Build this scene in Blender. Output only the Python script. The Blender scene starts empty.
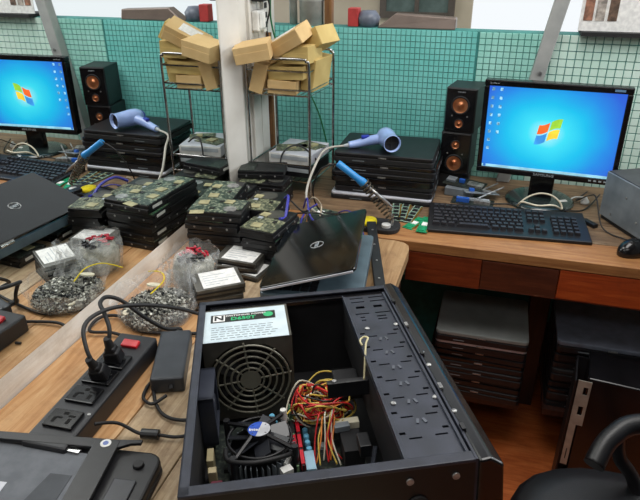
import bpy, math, random
from mathutils import Vector, Matrix, noise
random.seed(7)
R = math.radians
SC = bpy.context.scene
COL = SC.collection

# ------------------------------------------------------------------ camera, light, exposure
cam_d = bpy.data.cameras.new('camera')
cam_d.sensor_width = 36.0
cam_d.lens = 614.823 / 640 * 36
cam_d.clip_start = 0.02
cam = bpy.data.objects.new('camera', cam_d)
COL.objects.link(cam)
_yaw, _p, _r = R(-16.7488669), R(26.8589724), R(-0.31672)
F = Vector((math.sin(_yaw)*math.cos(_p), math.cos(_yaw)*math.cos(_p), -math.sin(_p)))
RT = Vector((math.cos(_yaw), -math.sin(_yaw), 0))
U = RT.cross(F)
R2 = RT*math.cos(_r) + U*math.sin(_r)
U2 = -RT*math.sin(_r) + U*math.cos(_r)
m = Matrix((R2, U2, -F)).transposed().to_4x4()
m.translation = Vector((0.8021, 0, 0.75))
cam.matrix_world = m
SC.camera = cam

w = bpy.data.worlds.new('world')
SC.world = w
w.use_nodes = True
w.node_tree.nodes['Background'].inputs[0].default_value = (0.93, 0.97, 1.0, 1)
w.node_tree.nodes['Background'].inputs[1].default_value = 1.0

def area(name, loc, target, size, size_y, power, color):
    d = bpy.data.lights.new(name, 'AREA')
    d.shape = 'RECTANGLE'; d.size = size; d.size_y = size_y
    d.energy = power; d.color = color
    o = bpy.data.objects.new(name, d); COL.objects.link(o)
    o.location = loc
    o.rotation_euler = (Vector(target)-Vector(loc)).to_track_quat('-Z', 'Y').to_euler()
    return o
area('daylight_window', (2.55, 1.75, 0.95), (0.7, 1.7, 0.1), 1.0, 1.0, 34, (0.94, 0.98, 1.0))
area('overhead_fill', (0.9, 1.25, 1.7), (0.75, 1.35, 0), 1.5, 0.8, 27, (1.0, 0.98, 0.95))  # added area light overhead for contrast, no fitting in view
area('overhead_fill_front', (0.7, -0.5, 1.7), (0.6, 0.6, 0), 1.2, 0.5, 9, (1.0, 0.98, 0.95))  # second added area light, out of view on the camera side
SC.view_settings.view_transform = 'Standard'
SC.view_settings.look = 'None'
SC.view_settings.gamma = 1.0
SC.view_settings.use_curve_mapping = False
SC.view_settings.exposure = 0.0

# ------------------------------------------------------------------ helpers
def lin(c):
    return tuple((x/255/12.92 if x/255 <= 0.04045 else ((x/255+0.055)/1.055)**2.4) for x in c)

def mat(name, rgb, rough=0.5, metal=0.0, rgb2=None, scale=30.0, bump=0.0, bscale=None, stretch=None,
        emit=0.0, alpha=1.0, trans=0.0, coat=0.0, lo=0.35, hi=0.65, detail=4):
    mt = bpy.data.materials.new(name); mt.use_nodes = True
    nt = mt.node_tree; b = nt.nodes['Principled BSDF']
    c = lin(rgb) + (1,)
    b.inputs['Base Color'].default_value = c
    b.inputs['Roughness'].default_value = rough
    b.inputs['Metallic'].default_value = metal
    if coat: b.inputs['Coat Weight'].default_value = coat; b.inputs['Coat Roughness'].default_value = 0.08
    if alpha < 1: b.inputs['Alpha'].default_value = alpha
    if trans: b.inputs['Transmission Weight'].default_value = trans
    if emit:
        b.inputs['Emission Color'].default_value = c
        b.inputs['Emission Strength'].default_value = emit
    if rgb2 is None and not bump:
        rgb2 = tuple(x*0.86 for x in rgb)
    tc = nt.nodes.new('ShaderNodeTexCoord'); mp = nt.nodes.new('ShaderNodeMapping')
    nt.links.new(tc.outputs['Object'], mp.inputs['Vector'])
    if stretch: mp.inputs['Scale'].default_value = stretch
    if rgb2 is not None:
        n = nt.nodes.new('ShaderNodeTexNoise'); n.inputs['Scale'].default_value = scale
        n.inputs['Detail'].default_value = detail
        nt.links.new(mp.outputs[0], n.inputs['Vector'])
        cr = nt.nodes.new('ShaderNodeValToRGB')
        cr.color_ramp.elements[0].position = lo; cr.color_ramp.elements[1].position = hi
        cr.color_ramp.elements[0].color = c; cr.color_ramp.elements[1].color = lin(rgb2)+(1,)
        nt.links.new(n.outputs['Fac'], cr.inputs['Fac'])
        nt.links.new(cr.outputs['Color'], b.inputs['Base Color'])
        if emit: nt.links.new(cr.outputs['Color'], b.inputs['Emission Color'])
    if bump:
        n2 = nt.nodes.new('ShaderNodeTexNoise'); n2.inputs['Scale'].default_value = bscale or scale
        n2.inputs['Detail'].default_value = 5
        nt.links.new(mp.outputs[0], n2.inputs['Vector'])
        bp = nt.nodes.new('ShaderNodeBump'); bp.inputs['Strength'].default_value = bump
        bp.inputs['Distance'].default_value = 0.002
        nt.links.new(n2.outputs['Fac'], bp.inputs['Height'])
        nt.links.new(bp.outputs['Normal'], b.inputs['Normal'])
    return mt

def wood(name, a, b_, c_, stretch, rough=0.5, stain=(60, 42, 30), stain_amt=0.5, scratch=0.0, coat=0.0):
    """grain + broad tone + stains"""
    mt = bpy.data.materials.new(name); mt.use_nodes = True
    nt = mt.node_tree; b = nt.nodes['Principled BSDF']; L = nt.links.new
    b.inputs['Roughness'].default_value = rough
    if coat: b.inputs['Coat Weight'].default_value = coat; b.inputs['Coat Roughness'].default_value = 0.15
    tc = nt.nodes.new('ShaderNodeTexCoord'); mp = nt.nodes.new('ShaderNodeMapping')
    L(tc.outputs['Object'], mp.inputs['Vector']); mp.inputs['Scale'].default_value = stretch
    oi = nt.nodes.new('ShaderNodeObjectInfo')
    ad = nt.nodes.new('ShaderNodeVectorMath'); ad.operation = 'ADD'
    cmb = nt.nodes.new('ShaderNodeCombineXYZ')
    mlt = nt.nodes.new('ShaderNodeMath'); mlt.operation = 'MULTIPLY'; mlt.inputs[1].default_value = 13.0
    L(oi.outputs['Random'], mlt.inputs[0]); L(mlt.outputs[0], cmb.inputs[0]); L(mlt.outputs[0], cmb.inputs[1])
    L(mp.outputs[0], ad.inputs[0]); L(cmb.outputs[0], ad.inputs[1])
    n = nt.nodes.new('ShaderNodeTexNoise'); n.inputs['Scale'].default_value = 9; n.inputs['Detail'].default_value = 8
    n.inputs['Roughness'].default_value = 0.65; n.inputs['Distortion'].default_value = 0.6
    L(ad.outputs[0], n.inputs['Vector'])
    cr = nt.nodes.new('ShaderNodeValToRGB'); e = cr.color_ramp.elements
    e[0].position = 0.3; e[1].position = 0.7
    e[0].color = lin(b_)+(1,); e[1].color = lin(c_)+(1,)
    m_ = e.new(0.5); m_.color = lin(a)+(1,)
    L(n.outputs['Fac'], cr.inputs['Fac'])
    n3 = nt.nodes.new('ShaderNodeTexNoise'); n3.inputs['Scale'].default_value = 7.5; n3.inputs['Detail'].default_value = 6
    n3.inputs['Roughness'].default_value = 0.7
    L(tc.outputs['Object'], n3.inputs['Vector'])
    cr3 = nt.nodes.new('ShaderNodeValToRGB'); cr3.color_ramp.elements[0].position = 0.5; cr3.color_ramp.elements[1].position = 0.68
    L(n3.outputs['Fac'], cr3.inputs['Fac'])
    ml = nt.nodes.new('ShaderNodeMath'); ml.operation = 'MULTIPLY'; ml.inputs[1].default_value = stain_amt
    L(cr3.outputs['Color'], ml.inputs[0])
    mx = nt.nodes.new('ShaderNodeMix'); mx.data_type = 'RGBA'
    L(ml.outputs[0], mx.inputs['Factor']); L(cr.outputs['Color'], mx.inputs['A']); mx.inputs['B'].default_value = lin(stain)+(1,)
    out = mx.outputs['Result']
    if scratch:
        n4 = nt.nodes.new('ShaderNodeTexNoise'); n4.inputs['Scale'].default_value = 38; n4.inputs['Detail'].default_value = 3
        mp4 = nt.nodes.new('ShaderNodeMapping'); mp4.inputs['Scale'].default_value = (0.35, 1, 2.2)
        L(tc.outputs['Object'], mp4.inputs['Vector']); L(mp4.outputs[0], n4.inputs['Vector'])
        cr4 = nt.nodes.new('ShaderNodeValToRGB'); cr4.color_ramp.elements[0].position = 0.70; cr4.color_ramp.elements[1].position = 0.74
        L(n4.outputs['Fac'], cr4.inputs['Fac'])
        m4 = nt.nodes.new('ShaderNodeMath'); m4.operation = 'MULTIPLY'; m4.inputs[1].default_value = scratch
        L(cr4.outputs['Color'], m4.inputs[0])
        mx4 = nt.nodes.new('ShaderNodeMix'); mx4.data_type = 'RGBA'
        L(m4.outputs[0], mx4.inputs['Factor']); L(out, mx4.inputs['A']); mx4.inputs['B'].default_value = lin((205, 170, 130))+(1,)
        out = mx4.outputs['Result']
    L(out, b.inputs['Base Color'])
    bp = nt.nodes.new('ShaderNodeBump'); bp.inputs['Strength'].default_value = 0.35; bp.inputs['Distance'].default_value = 0.002
    L(n.outputs['Fac'], bp.inputs['Height']); L(bp.outputs['Normal'], b.inputs['Normal'])
    return mt

class MB:
    def __init__(s): s.v = []; s.f = []
    def add(s, vs, fs):
        o = len(s.v); s.v += [tuple(x) for x in vs]; s.f += [tuple(i+o for i in f) for f in fs]; return s
    def box(s, c, d, M=None, taper=1.0):
        x, y, z = d[0]/2, d[1]/2, d[2]/2
        vs = [Vector((i*x*(taper if k > 0 else 1), j*y*(taper if k > 0 else 1), k*z)) for k in (-1, 1) for j in (-1, 1) for i in (-1, 1)]
        if M: vs = [M @ v for v in vs]
        vs = [v+Vector(c) for v in vs]
        return s.add(vs, [(0, 2, 3, 1), (4, 5, 7, 6), (0, 1, 5, 4), (2, 6, 7, 3), (0, 4, 6, 2), (1, 3, 7, 5)])
    def b2(s, lo, hi):
        return s.box([(a+b)/2 for a, b in zip(lo, hi)], [abs(b-a) for a, b in zip(lo, hi)])
    def tube(s, pts, r, n=8, closed=False, smooth=True, taper=None):
        pts = [Vector(p) for p in pts]
        if smooth and len(pts) > 2: pts = spline(pts, closed)
        N = len(pts); rings = []
        up = None
        for i, p in enumerate(pts):
            if closed: t = pts[(i+1) % N]-pts[i-1]
            else: t = pts[min(i+1, N-1)]-pts[max(i-1, 0)]
            if t.length < 1e-9: t = Vector((0, 0, 1))
            t.normalize()
            if up is None: up = Vector((0, 0, 1)) if abs(t.z) < 0.9 else Vector((1, 0, 0))
            up = up - t*up.dot(t)
            if up.length < 1e-5: up = t.orthogonal()
            up.normalize(); sd = t.cross(up)
            rr = r if taper is None else r*(1+(taper-1)*i/(N-1))
            rings.append([p+(up*math.cos(a)+sd*math.sin(a))*rr for a in [2*math.pi*k/n for k in range(n)]])
        vs = [v for rg in rings for v in rg]; fs = []
        for i in range(N if closed else N-1):
            j = (i+1) % N
            for k in range(n):
                l = (k+1) % n
                fs.append((i*n+k, i*n+l, j*n+l, j*n+k))
        if not closed:
            fs.append(tuple(range(n-1, -1, -1))); fs.append(tuple((N-1)*n+k for k in range(n)))
        return s.add(vs, fs)
    def cyl(s, a, b, r, n=16, r2=None):
        return s.tube([a, b], r, n, smooth=False, taper=(None if r2 is None else r2/r))
    def prism(s, poly, z0, z1, M=None, T=(0, 0, 0)):
        n = len(poly)
        vs = [Vector((x, y, z0)) for x, y in poly]+[Vector((x, y, z1)) for x, y in poly]
        if M: vs = [M @ v for v in vs]
        vs = [v+Vector(T) for v in vs]
        fs = [tuple(range(n-1, -1, -1)), tuple(range(n, 2*n))]+[(i, (i+1) % n, n+(i+1) % n, n+i) for i in range(n)]
        return s.add(vs, fs)
    def lathe(s, prof, c=(0, 0, 0), n=24, M=None, caps=True):
        vs = []; fs = []
        for r, z in prof:
            for k in range(n):
                a = 2*math.pi*k/n; v = Vector((r*math.cos(a), r*math.sin(a), z))
                if M: v = M @ v
                vs.append(v+Vector(c))
        m_ = len(prof)
        for i in range(m_-1):
            for k in range(n):
                l = (k+1) % n; fs.append((i*n+k, i*n+l, (i+1)*n+l, (i+1)*n+k))
        if caps:
            fs.append(tuple(range(n-1, -1, -1))); fs.append(tuple((m_-1)*n+k for k in range(n)))
        return s.add(vs, fs)
    def mesh(s, name, material, smooth=False):
        me = bpy.data.meshes.new(name); me.from_pydata(s.v, [], s.f)
        if material: me.materials.append(material)
        if smooth:
            me.polygons.foreach_set('use_smooth', [len(f) <= 4 for f in s.f])
        me.update(); return me

def spline(pts, closed=False, sub=7):
    out = []; N = len(pts)
    rng = range(N) if closed else range(N-1)
    for i in rng:
        if closed: p0, p1, p2, p3 = pts[i-1], pts[i], pts[(i+1) % N], pts[(i+2) % N]
        else: p0, p1, p2, p3 = pts[max(i-1, 0)], pts[i], pts[i+1], pts[min(i+2, N-1)]
        for k in range(sub):
            t = k/sub
            out.append(0.5*((2*p1)+(p2-p0)*t+(2*p0-5*p1+4*p2-p3)*t*t+(3*p1-p0-3*p2+p3)*t**3))
    if not closed: out.append(pts[-1])
    return out

def rrect(x0, y0, x1, y1, r, n=4):
    P = []
    for cx, cy, a0 in ((x1-r, y1-r, 0), (x0+r, y1-r, 90), (x0+r, y0+r, 180), (x1-r, y0+r, 270)):
        for k in range(n+1):
            a = R(a0+90*k/n); P.append((cx+r*math.cos(a), cy+r*math.sin(a)))
    return P

def part(name, mb, mt, parent=None, label=None, bevel=0.0, smooth=False, seg=2):
    o = bpy.data.objects.new(name, mb.mesh(name, mt, smooth)); COL.objects.link(o)
    if parent is not None: o.parent = parent
    if label: o['label'] = label
    if bevel:
        b = o.modifiers.new('bevel', 'BEVEL'); b.width = bevel; b.segments = seg; b.limit_method = 'ANGLE'; b.angle_limit = R(40)
    return o
def tag(o, label, cat, group=None, kind=None):
    if label: o['label'] = label
    if cat: o['category'] = cat
    if group: o['group'] = group
    if kind: o['kind'] = kind
    return o
def thing(name, label, cat, loc=(0, 0, 0), rz=0.0, group=None, matrix=None):
    o = bpy.data.objects.new(name, None); COL.objects.link(o)
    o.empty_display_size = 0.02
    if matrix is not None: o.matrix_basis = matrix
    else: o.location = loc; o.rotation_euler = (0, 0, rz)
    return tag(o, label, cat, group)
def struct(name, mb, mt, **k):
    o = part(name, mb, mt, **k); o['kind'] = 'structure'; return o
def kids(o): return [c for c in o.children]
def dup(root, loc, rz, label, group=None, tilt=(0, 0)):
    r = root.copy(); COL.objects.link(r); r.location = loc; r.rotation_euler = (tilt[0], tilt[1], rz)
    r['label'] = label
    if group: r['group'] = group
    for ch in kids(root):
        c = ch.copy(); COL.objects.link(c); c.parent = r
        for g in kids(ch):
            d = g.copy(); COL.objects.link(d); d.parent = c
    return r
def text_part(name, body, size, mt, parent, M, label=None, extrude=0.0002, sx=1.0, bold=0.0):
    cu = bpy.data.curves.new(name, 'FONT'); cu.body = body; cu.size = size; cu.extrude = extrude
    cu.align_x = 'CENTER'; cu.align_y = 'CENTER'; cu.resolution_u = 2; cu.offset = bold
    t = bpy.data.objects.new(name+'_tmp', cu); COL.objects.link(t)
    dg = bpy.context.evaluated_depsgraph_get(); dg.update()
    me = bpy.data.meshes.new_from_object(t.evaluated_get(dg)); me.name = name
    bpy.data.objects.remove(t); bpy.data.curves.remove(cu)
    me.transform(M @ Matrix.Diagonal((sx, 1, 1, 1)))
    me.materials.clear(); me.materials.append(mt)
    o = bpy.data.objects.new(name, me); COL.objects.link(o); o.parent = parent
    if label: o['label'] = label
    return o
def RZ(a): return Matrix.Rotation(a, 3, 'Z')
def RX(a): return Matrix.Rotation(a, 3, 'X')
def RY(a): return Matrix.Rotation(a, 3, 'Y')
def M4(rot3, loc): 
    m_ = rot3.to_4x4(); m_.translation = Vector(loc); return m_
def frame(o, X, Y):
    X = Vector(X).normalized(); Y = Vector(Y); Y = (Y-X*X.dot(Y)).normalized(); Z_ = X.cross(Y)
    m_ = Matrix((X, Y, Z_)).transposed().to_4x4(); m_.translation = Vector(o); return m_

# ------------------------------------------------------------------ materials
black = mat('black_plastic', (17, 17, 20), 0.42, rgb2=(25, 25, 29), scale=60, bump=0.05, bscale=600)
black_gloss = mat('gloss_black', (12, 12, 14), 0.18, rgb2=(18, 18, 21), scale=20)
black_matte = mat('matte_black', (18, 18, 20), 0.7, rgb2=(27, 27, 29), scale=70)
case_mat = mat('painted_steel', (33, 36, 47), 0.42, rgb2=(45, 49, 62), scale=40, bump=0.12, bscale=900)
case_in = mat('case_inside', (13, 13, 16), 0.7, rgb2=(20, 20, 24), scale=30)
cage_mat = mat('cage_steel', (38, 42, 52), 0.4, rgb2=(56, 60, 73), scale=26, bump=0.06, bscale=400, lo=0.3, hi=0.75)
rubber = mat('rubber', (25, 25, 27), 0.6)
steel = mat('steel', (190, 190, 188), 0.35, 0.6, rgb2=(120, 120, 122), scale=80)
chrome = mat('chrome', (200, 200, 200), 0.18, 1.0, rgb2=(150, 150, 150), scale=40)
silver_paint = mat('silver_paint', (208, 210, 218), 0.4, 0.1, rgb2=(186, 188, 198), scale=20)
grey_metal = mat('grey_metal', (140, 148, 154), 0.42, 0.2, rgb2=(112, 120, 126), scale=14, bump=0.05, bscale=200)
white_plastic = mat('white_plastic', (226, 226, 222), 0.4)
white_paper = mat('white_paper', (236, 236, 233), 0.7, rgb2=(214, 214, 212), scale=90)
pcb = mat('green_board', (40, 92, 66), 0.45, rgb2=(120, 142, 108), scale=150, lo=0.45, hi=0.62, detail=6)
pcb_olive = mat('olive_board', (56, 64, 50), 0.5, rgb2=(146, 148, 118), scale=140, lo=0.45, hi=0.65, detail=6)
pcb_dark = mat('dark_board', (22, 30, 28), 0.5, rgb2=(64, 72, 62), scale=170, lo=0.5, hi=0.68, detail=6)
pcb_teal = mat('teal_board', (40, 58, 50), 0.4, rgb2=(142, 150, 128), scale=130, lo=0.48, hi=0.66, detail=8)
ram_green = mat('memory_green', (20, 128, 84), 0.4, rgb2=(30, 150, 102), scale=60)
chip_yel = mat('chip_foil', (172, 166, 128), 0.45, rgb2=(146, 140, 106), scale=50)
chip_blk = mat('chip_black', (26, 26, 28), 0.4)
copper = mat('copper_cone', (176, 104, 66), 0.32, 0.75, rgb2=(206, 140, 98), scale=30)
card = mat('cardboard', (214, 184, 132), 0.8, rgb2=(200, 168, 116), scale=12, bump=0.1, bscale=200)
card2 = mat('cardboard_dull', (204, 180, 116), 0.8, rgb2=(186, 160, 98), scale=12, bump=0.1, bscale=200)
blue_plastic = mat('dryer_plastic', (160, 184, 236), 0.28, coat=0.4, rgb2=(150, 174, 230), scale=10)
blue_dark = mat('dryer_button', (44, 60, 170), 0.35)
blue_handle = mat('iron_handle', (44, 142, 208), 0.35, rgb2=(36, 128, 196), scale=20)
yellow = mat('sponge', (240, 220, 30), 0.9, rgb2=(225, 200, 20), scale=200, bump=0.5, bscale=500)
red = mat('red_plastic', (205, 28, 40), 0.35)
grey_lt = mat('light_grey_plastic', (176, 184, 190), 0.5)
white_wood = wood('white_paint_wood', (214, 212, 206), (196, 192, 184), (224, 222, 218), (6, 6, 0.6), 0.6, stain=(150, 142, 130), stain_amt=0.35)
table_wood = wood('worktable_wood', (180, 156, 124), (142, 116, 86), (204, 184, 154), (9, 0.7, 9), 0.6, stain=(96, 72, 52), stain_amt=0.6)
desk_wood2 = wood('worktable_edge_wood', (158, 124, 86), (128, 96, 62), (178, 146, 106), (9, 0.7, 9), 0.6, stain=(96, 66, 42), stain_amt=0.5)
table_wood2 = wood('worktable_orange_wood', (192, 146, 98), (166, 116, 72), (210, 172, 128), (9, 0.7, 9), 0.6, stain=(120, 74, 40), stain_amt=0.4)
desk_wood = wood('desk_top_wood', (116, 92, 68), (82, 64, 46), (142, 118, 90), (0.7, 9, 9), 0.55, stain=(62, 46, 34), stain_amt=0.7)
desk_front = wood('desk_front_plank', (156, 108, 64), (130, 84, 46), (176, 130, 82), (0.7, 9, 9), 0.5, stain=(110, 70, 40), stain_amt=0.5)
apron_red = wood('apron_varnish', (116, 50, 24), (92, 36, 16), (136, 64, 30), (0.7, 9, 9), 0.35, stain=(60, 24, 12), stain_amt=0.4, scratch=0.7, coat=0.3)
apron_bright = wood('apron_bright', (158, 66, 26), (132, 50, 18), (178, 84, 36), (0.7, 9, 9), 0.35, stain=(90, 34, 16), stain_amt=0.4, scratch=0.6, coat=0.3)
apron_dark = wood('apron_patch', (78, 38, 24), (58, 28, 18), (96, 50, 30), (0.7, 9, 9), 0.35, stain=(40, 20, 14), stain_amt=0.4, scratch=0.8, coat=0.3)
leg_wood = wood('leg_wood', (50, 26, 20), (34, 18, 14), (64, 34, 26), (9, 9, 0.8), 0.4, stain=(30, 18, 14), stain_amt=0.5)
floor_wood = wood('floor_wood', (176, 92, 44), (150, 70, 30), (196, 112, 60), (1.2, 9, 9), 0.4, stain=(100, 50, 26), stain_amt=0.3, coat=0.2)
post_wood = wood('brown_post', (124, 84, 46), (100, 64, 34), (146, 104, 62), (9, 9, 0.8), 0.6)

# ------------------------------------------------------------------ SETTING
struct('floor', MB().b2((-0.3, -1.5, -0.80), (3.0, 3.4, -0.75)), floor_wood)
room_paint = mat('room_paint', (150, 146, 138), 0.8)
struct('ceiling', MB().b2((-0.3, -1.5, 1.75), (2.75, 2.3, 1.80)), room_paint)
struct('wall_right', MB().b2((2.65, -1.5, -0.75), (2.75, 3.2, 1.75)), room_paint)
struct('wall_front', MB().b2((-0.3, -1.6, -0.75), (2.75, -1.5, 1.75)), mat('front_wall_paint', (92, 88, 82), 0.8))
# back wall with small glass tiles
bw = struct('wall_back', MB().b2((-0.3, 2.135, -0.75), (2.6, 2.20, 0.482)), mat('grout', (62, 140, 134), 0.7))
tile_a = mat('tile_teal', (134, 210, 204), 0.3, rgb2=(118, 200, 194), scale=9)
tile_b = mat('tile_teal_washed', (170, 226, 216), 0.3, rgb2=(156, 218, 206), scale=9)  # same teal tile, paler: onset of the glare is in the colour
tile_c = mat('tile_teal_glare', (216, 238, 228), 0.3, rgb2=(202, 232, 220), scale=6)  # near-white: glare and haze at the right painted into the tile colour
def tiles(name, x0, x1, z0, z1, pitch, mt, gap, parent, pz=None):
    pz = pz or pitch; mb = MB(); nx = int((x1-x0)/pitch); nz = int((z1-z0)/pz)
    for i in range(nx):
        for j in range(nz):
            x = x0+(i+0.5)*pitch; z = z1-(j+0.5)*pz; d = 0.0030+random.random()*0.0006; h = (pitch-gap)/2; g = (pz-gap)/2
            e = 0.0008
            mb.add([(x-h, 2.135, z-g), (x+h, 2.135, z-g), (x+h, 2.135, z+g), (x-h, 2.135, z+g),
                    (x-h+e, 2.135-d, z-g+e), (x+h-e, 2.135-d, z-g+e), (x+h-e, 2.135-d, z+g-e), (x-h+e, 2.135-d, z+g-e)],
                   [(4, 5, 6, 7), (0, 1, 5, 4), (1, 2, 6, 5), (2, 3, 7, 6), (3, 0, 4, 7)])
    o = part(name, mb, mt, parent); o['kind'] = 'stuff'; return o
tiles('wall_tile', 0.0, 0.70, -0.45, 0.481, 0.0165, tile_a, 0.0014, bw, 0.0188)
tiles('wall_tile', 0.70, 0.90, -0.45, 0.481, 0.0200, tile_b, 0.0018, bw, 0.0195)
tiles('wall_tile', 0.90, 2.4, -0.45, 0.481, 0.0245, tile_c, 0.0022, bw)
# ledge on top of the tiled wall
struct('trim_1', MB().b2((1.0, 2.10, 0.482), (2.6, 2.22, 0.494)), black_matte)
# wall behind the mirror
struct('wall_left', MB().b2((-0.30, -0.6, -0.75), (-0.03, 1.68, 1.6)), mat('left_wall_paint', (206, 204, 196), 0.7))
# white painted column at the mirror's end and the panel beyond it
col_paint = mat('column_paint', (216, 214, 208), 0.55, rgb2=(196, 193, 186), scale=7, bump=0.1, bscale=40)
struct('trim_2', MB().prism([(-0.04, 1.682), (0.0, 1.682), (0.034, 1.745), (0.034, 1.80), (-0.04, 1.80)], -0.75, 1.5), col_paint, bevel=0.002)
pw = struct('wall_left_corner', MB().b2((-0.1, 1.80, -0.75), (0.038, 1.93, 1.5)).b2((-0.1, 1.93, -0.75), (-0.002, 2.135, 1.5)), col_paint)
for k, y in enumerate((1.832, 1.898)):
    o = part('panel_board', MB().b2((0.038, y-0.031, 0.0), (0.045, y+0.031, 1.3)), col_paint, pw, bevel=0.002)
struct('trim_3', MB().b2((0.0, 1.932, -0.4), (0.056, 1.95, 0.482)), post_wood)
# room beyond the low wall
struct('wall_far', MB().b2((-0.7, 3.2, -0.75), (0.60, 3.26, 1.4)), mat('far_wall_paint', (182, 170, 150), 0.8, rgb2=(160, 148, 128), scale=3))

# worktable (planks run away from the camera)
wt = thing('worktable', 'weathered plank worktable beneath the opened computer and the hard drives', 'table', (0, 0, 0))
edges = [0.004, 0.125, 0.245, 0.37, 0.49, 0.605]
for i in range(5):
    part('plank', (MB().b2((edges[i], -0.35, -0.035), (edges[i+1]-0.0025, 1.535, -random.random()*0.001)) if i < 4 else MB().prism([(0.49, -0.35), (0.605, -0.35), (0.605, 1.49), (0.600, 1.513), (0.585, 1.529), (0.56, 1.535), (0.49, 1.535)], -0.035, -0.0005)), table_wood2 if i in (0, 1) else (table_wood if i < 4 else desk_wood2), wt, bevel=0.002)
part('plank', MB().prism([(0.607, -0.35), (0.84, -0.35), (0.84, 0.78), (0.70, 1.0), (0.607, 1.05)], -0.035, -0.001), table_wood, wt)
for x, y in ((0.05, -0.2), (0.76, -0.2), (0.05, 1.45), (0.56, 1.45), (0.60, 0.7)):
    part('leg', MB().b2((x-0.03, y-0.03, -0.75), (x+0.03, y+0.03, -0.035)), leg_wood, wt, bevel=0.003)

# back desk
dk = thing('desk', 'brown wooden plank desk with scratched red front rail under the monitor', 'desk', (0, 0, 0))
ys = [1.54, 1.665, 1.80, 1.955, 2.13]
for i in range(4):
    part('plank', MB().b2((0.06 if i == 3 else 0.003, ys[i], -0.03), (2.0, ys[i+1]-0.004, -0.0005*(i % 2))), desk_front if i == 0 else desk_wood, dk, bevel=0.002,
         label='lighter front plank' if i == 0 else None)
part('front_rail', MB().b2((0.59, 1.552, -0.128), (2.0, 1.575, -0.03)), apron_red, dk, bevel=0.002)
part('rail_patch', MB().b2((0.80, 1.541, -0.120), (0.997, 1.552, -0.033)), apron_dark, dk, bevel=0.0015, label='dark scratched board nailed over the rail')
part('rail_patch', MB().b2((0.592, 1.541, -0.124), (0.798, 1.552, -0.032)), apron_red, dk, bevel=0.0015)
part('rail_patch', MB().b2((1.0, 1.541, -0.118), (2.0, 1.552, -0.032)), apron_bright, dk, bevel=0.0015, label='brighter red-brown board')
part('leg', MB().b2((0.965, 1.86, -0.75), (1.03, 1.92, -0.03)), leg_wood, dk, bevel=0.003)
part('leg', MB().b2((1.90, 1.58, -0.75), (1.96, 1.63, -0.03)), leg_wood, dk, bevel=0.003)
part('shelf', MB().b2((0.66, 1.59, -0.56), (0.962, 2.10, -0.54)), leg_wood, dk)
part('shelf', MB().b2((1.032, 1.595, -0.56), (1.96, 2.10, -0.54)), leg_wood, dk)
part('leg', MB().b2((0.80, 1.90, -0.75), (0.84, 1.94, -0.56)), leg_wood, dk, bevel=0.003)
part('leg', MB().b2((0.66, 1.63, -0.75), (0.70, 1.67, -0.56)), leg_wood, dk, bevel=0.003)

# mirror on the left wall
mr = thing('wall_mirror', 'large frameless mirror on the left wall above the worktable', 'mirror', (0, 0, 0))
mm = bpy.data.materials.new('mirror_silver'); mm.use_nodes = True
b_ = mm.node_tree.nodes['Principled BSDF']; b_.inputs['Metallic'].default_value = 1; b_.inputs['Roughness'].default_value = 0.0
b_.inputs['Base Color'].default_value = (0.90, 0.93, 0.92, 1)
part('glass', MB().b2((-0.006, -0.5, 0.05), (0.0, 1.68, 1.35)), mm, mr)
rail_wood = wood('pale_rail_wood', (232, 226, 216), (218, 210, 198), (240, 236, 228), (9, 1.2, 9), 0.6, stain=(176, 162, 142), stain_amt=0.4)
o = struct('baseboard_left', MB().b2((-0.03, -0.5, -0.01), (0.0, 1.68, 0.0495)), rail_wood)
part('backing', MB().b2((-0.03, -0.5, 0.05), (-0.006, 1.68, 1.35)), black_matte, mr)

# leaning steel post before the tiles
ps = MB()
a, b2_ = Vector((0.826, 2.10, 0.0)), Vector((0.952, 2.10, 0.70))
ps.add([(0.8085, 2.085, 0), (0.8515, 2.085, 0), (0.8515, 2.128, 0), (0.8085, 2.128, 0),
        (0.93, 2.085, 0.70), (0.973, 2.085, 0.70), (0.973, 2.128, 0.70), (0.93, 2.128, 0.70)],
       [(3, 2, 1, 0), (4, 5, 6, 7), (0, 1, 5, 4), (1, 2, 6, 5), (2, 3, 7, 6), (3, 0, 4, 7)])
po = thing('steel_post', 'leaning grey steel post against the tiled wall behind the monitor', 'post', (0, 0, 0))
part('shaft', ps, mat('post_paint', (172, 174, 172), 0.5, 0.1, rgb2=(152, 155, 154), scale=12), po, bevel=0.003)
part('bolt', MB().cyl((0.898, 2.087, 0.37), (0.898, 2.081, 0.37), 0.006, 8), steel, po)

# ------------------------------------------------------------------ things beyond the low wall and on the corner
tag(part('red_carton', MB().box((0.277, 2.165, 0.512), (0.036, 0.04, 0.058)), mat('red_card', (190, 60, 60), 0.6), bevel=0.002),
    'small red carton standing on top of the tiled wall', 'box')
vs = MB()
vs.lathe([(0.0, 0.0), (0.035, 0.0), (0.04, 0.03), (0.025, 0.05), (0.0, 0.052)], (0.325, 2.175, 0.482), 16)
tag(part('desk_bell', vs, mat('lump_blue_grey', (104, 112, 128), 0.4), smooth=True), 'round blue-grey lump beside the red carton on the wall', 'knob')
hood = MB().add([(0.36, 2.14, 0.482), (0.62, 2.14, 0.482), (0.62, 2.20, 0.482), (0.36, 2.20, 0.482),
                 (0.42, 2.15, 0.527), (0.62, 2.15, 0.518), (0.62, 2.195, 0.518), (0.42, 2.195, 0.527)],
                [(3, 2, 1, 0), (4, 5, 6, 7), (0, 1, 5, 4), (1, 2, 6, 5), (2, 3, 7, 6), (3, 0, 4, 7)])
tag(part('metal_hood', hood, mat('hood_brown', (120, 106, 98), 0.35, 0.3, rgb2=(98, 86, 80), scale=8), bevel=0.004),
    'sloping grey-brown metal cover lying along the top of the tiled wall', 'cover')
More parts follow.
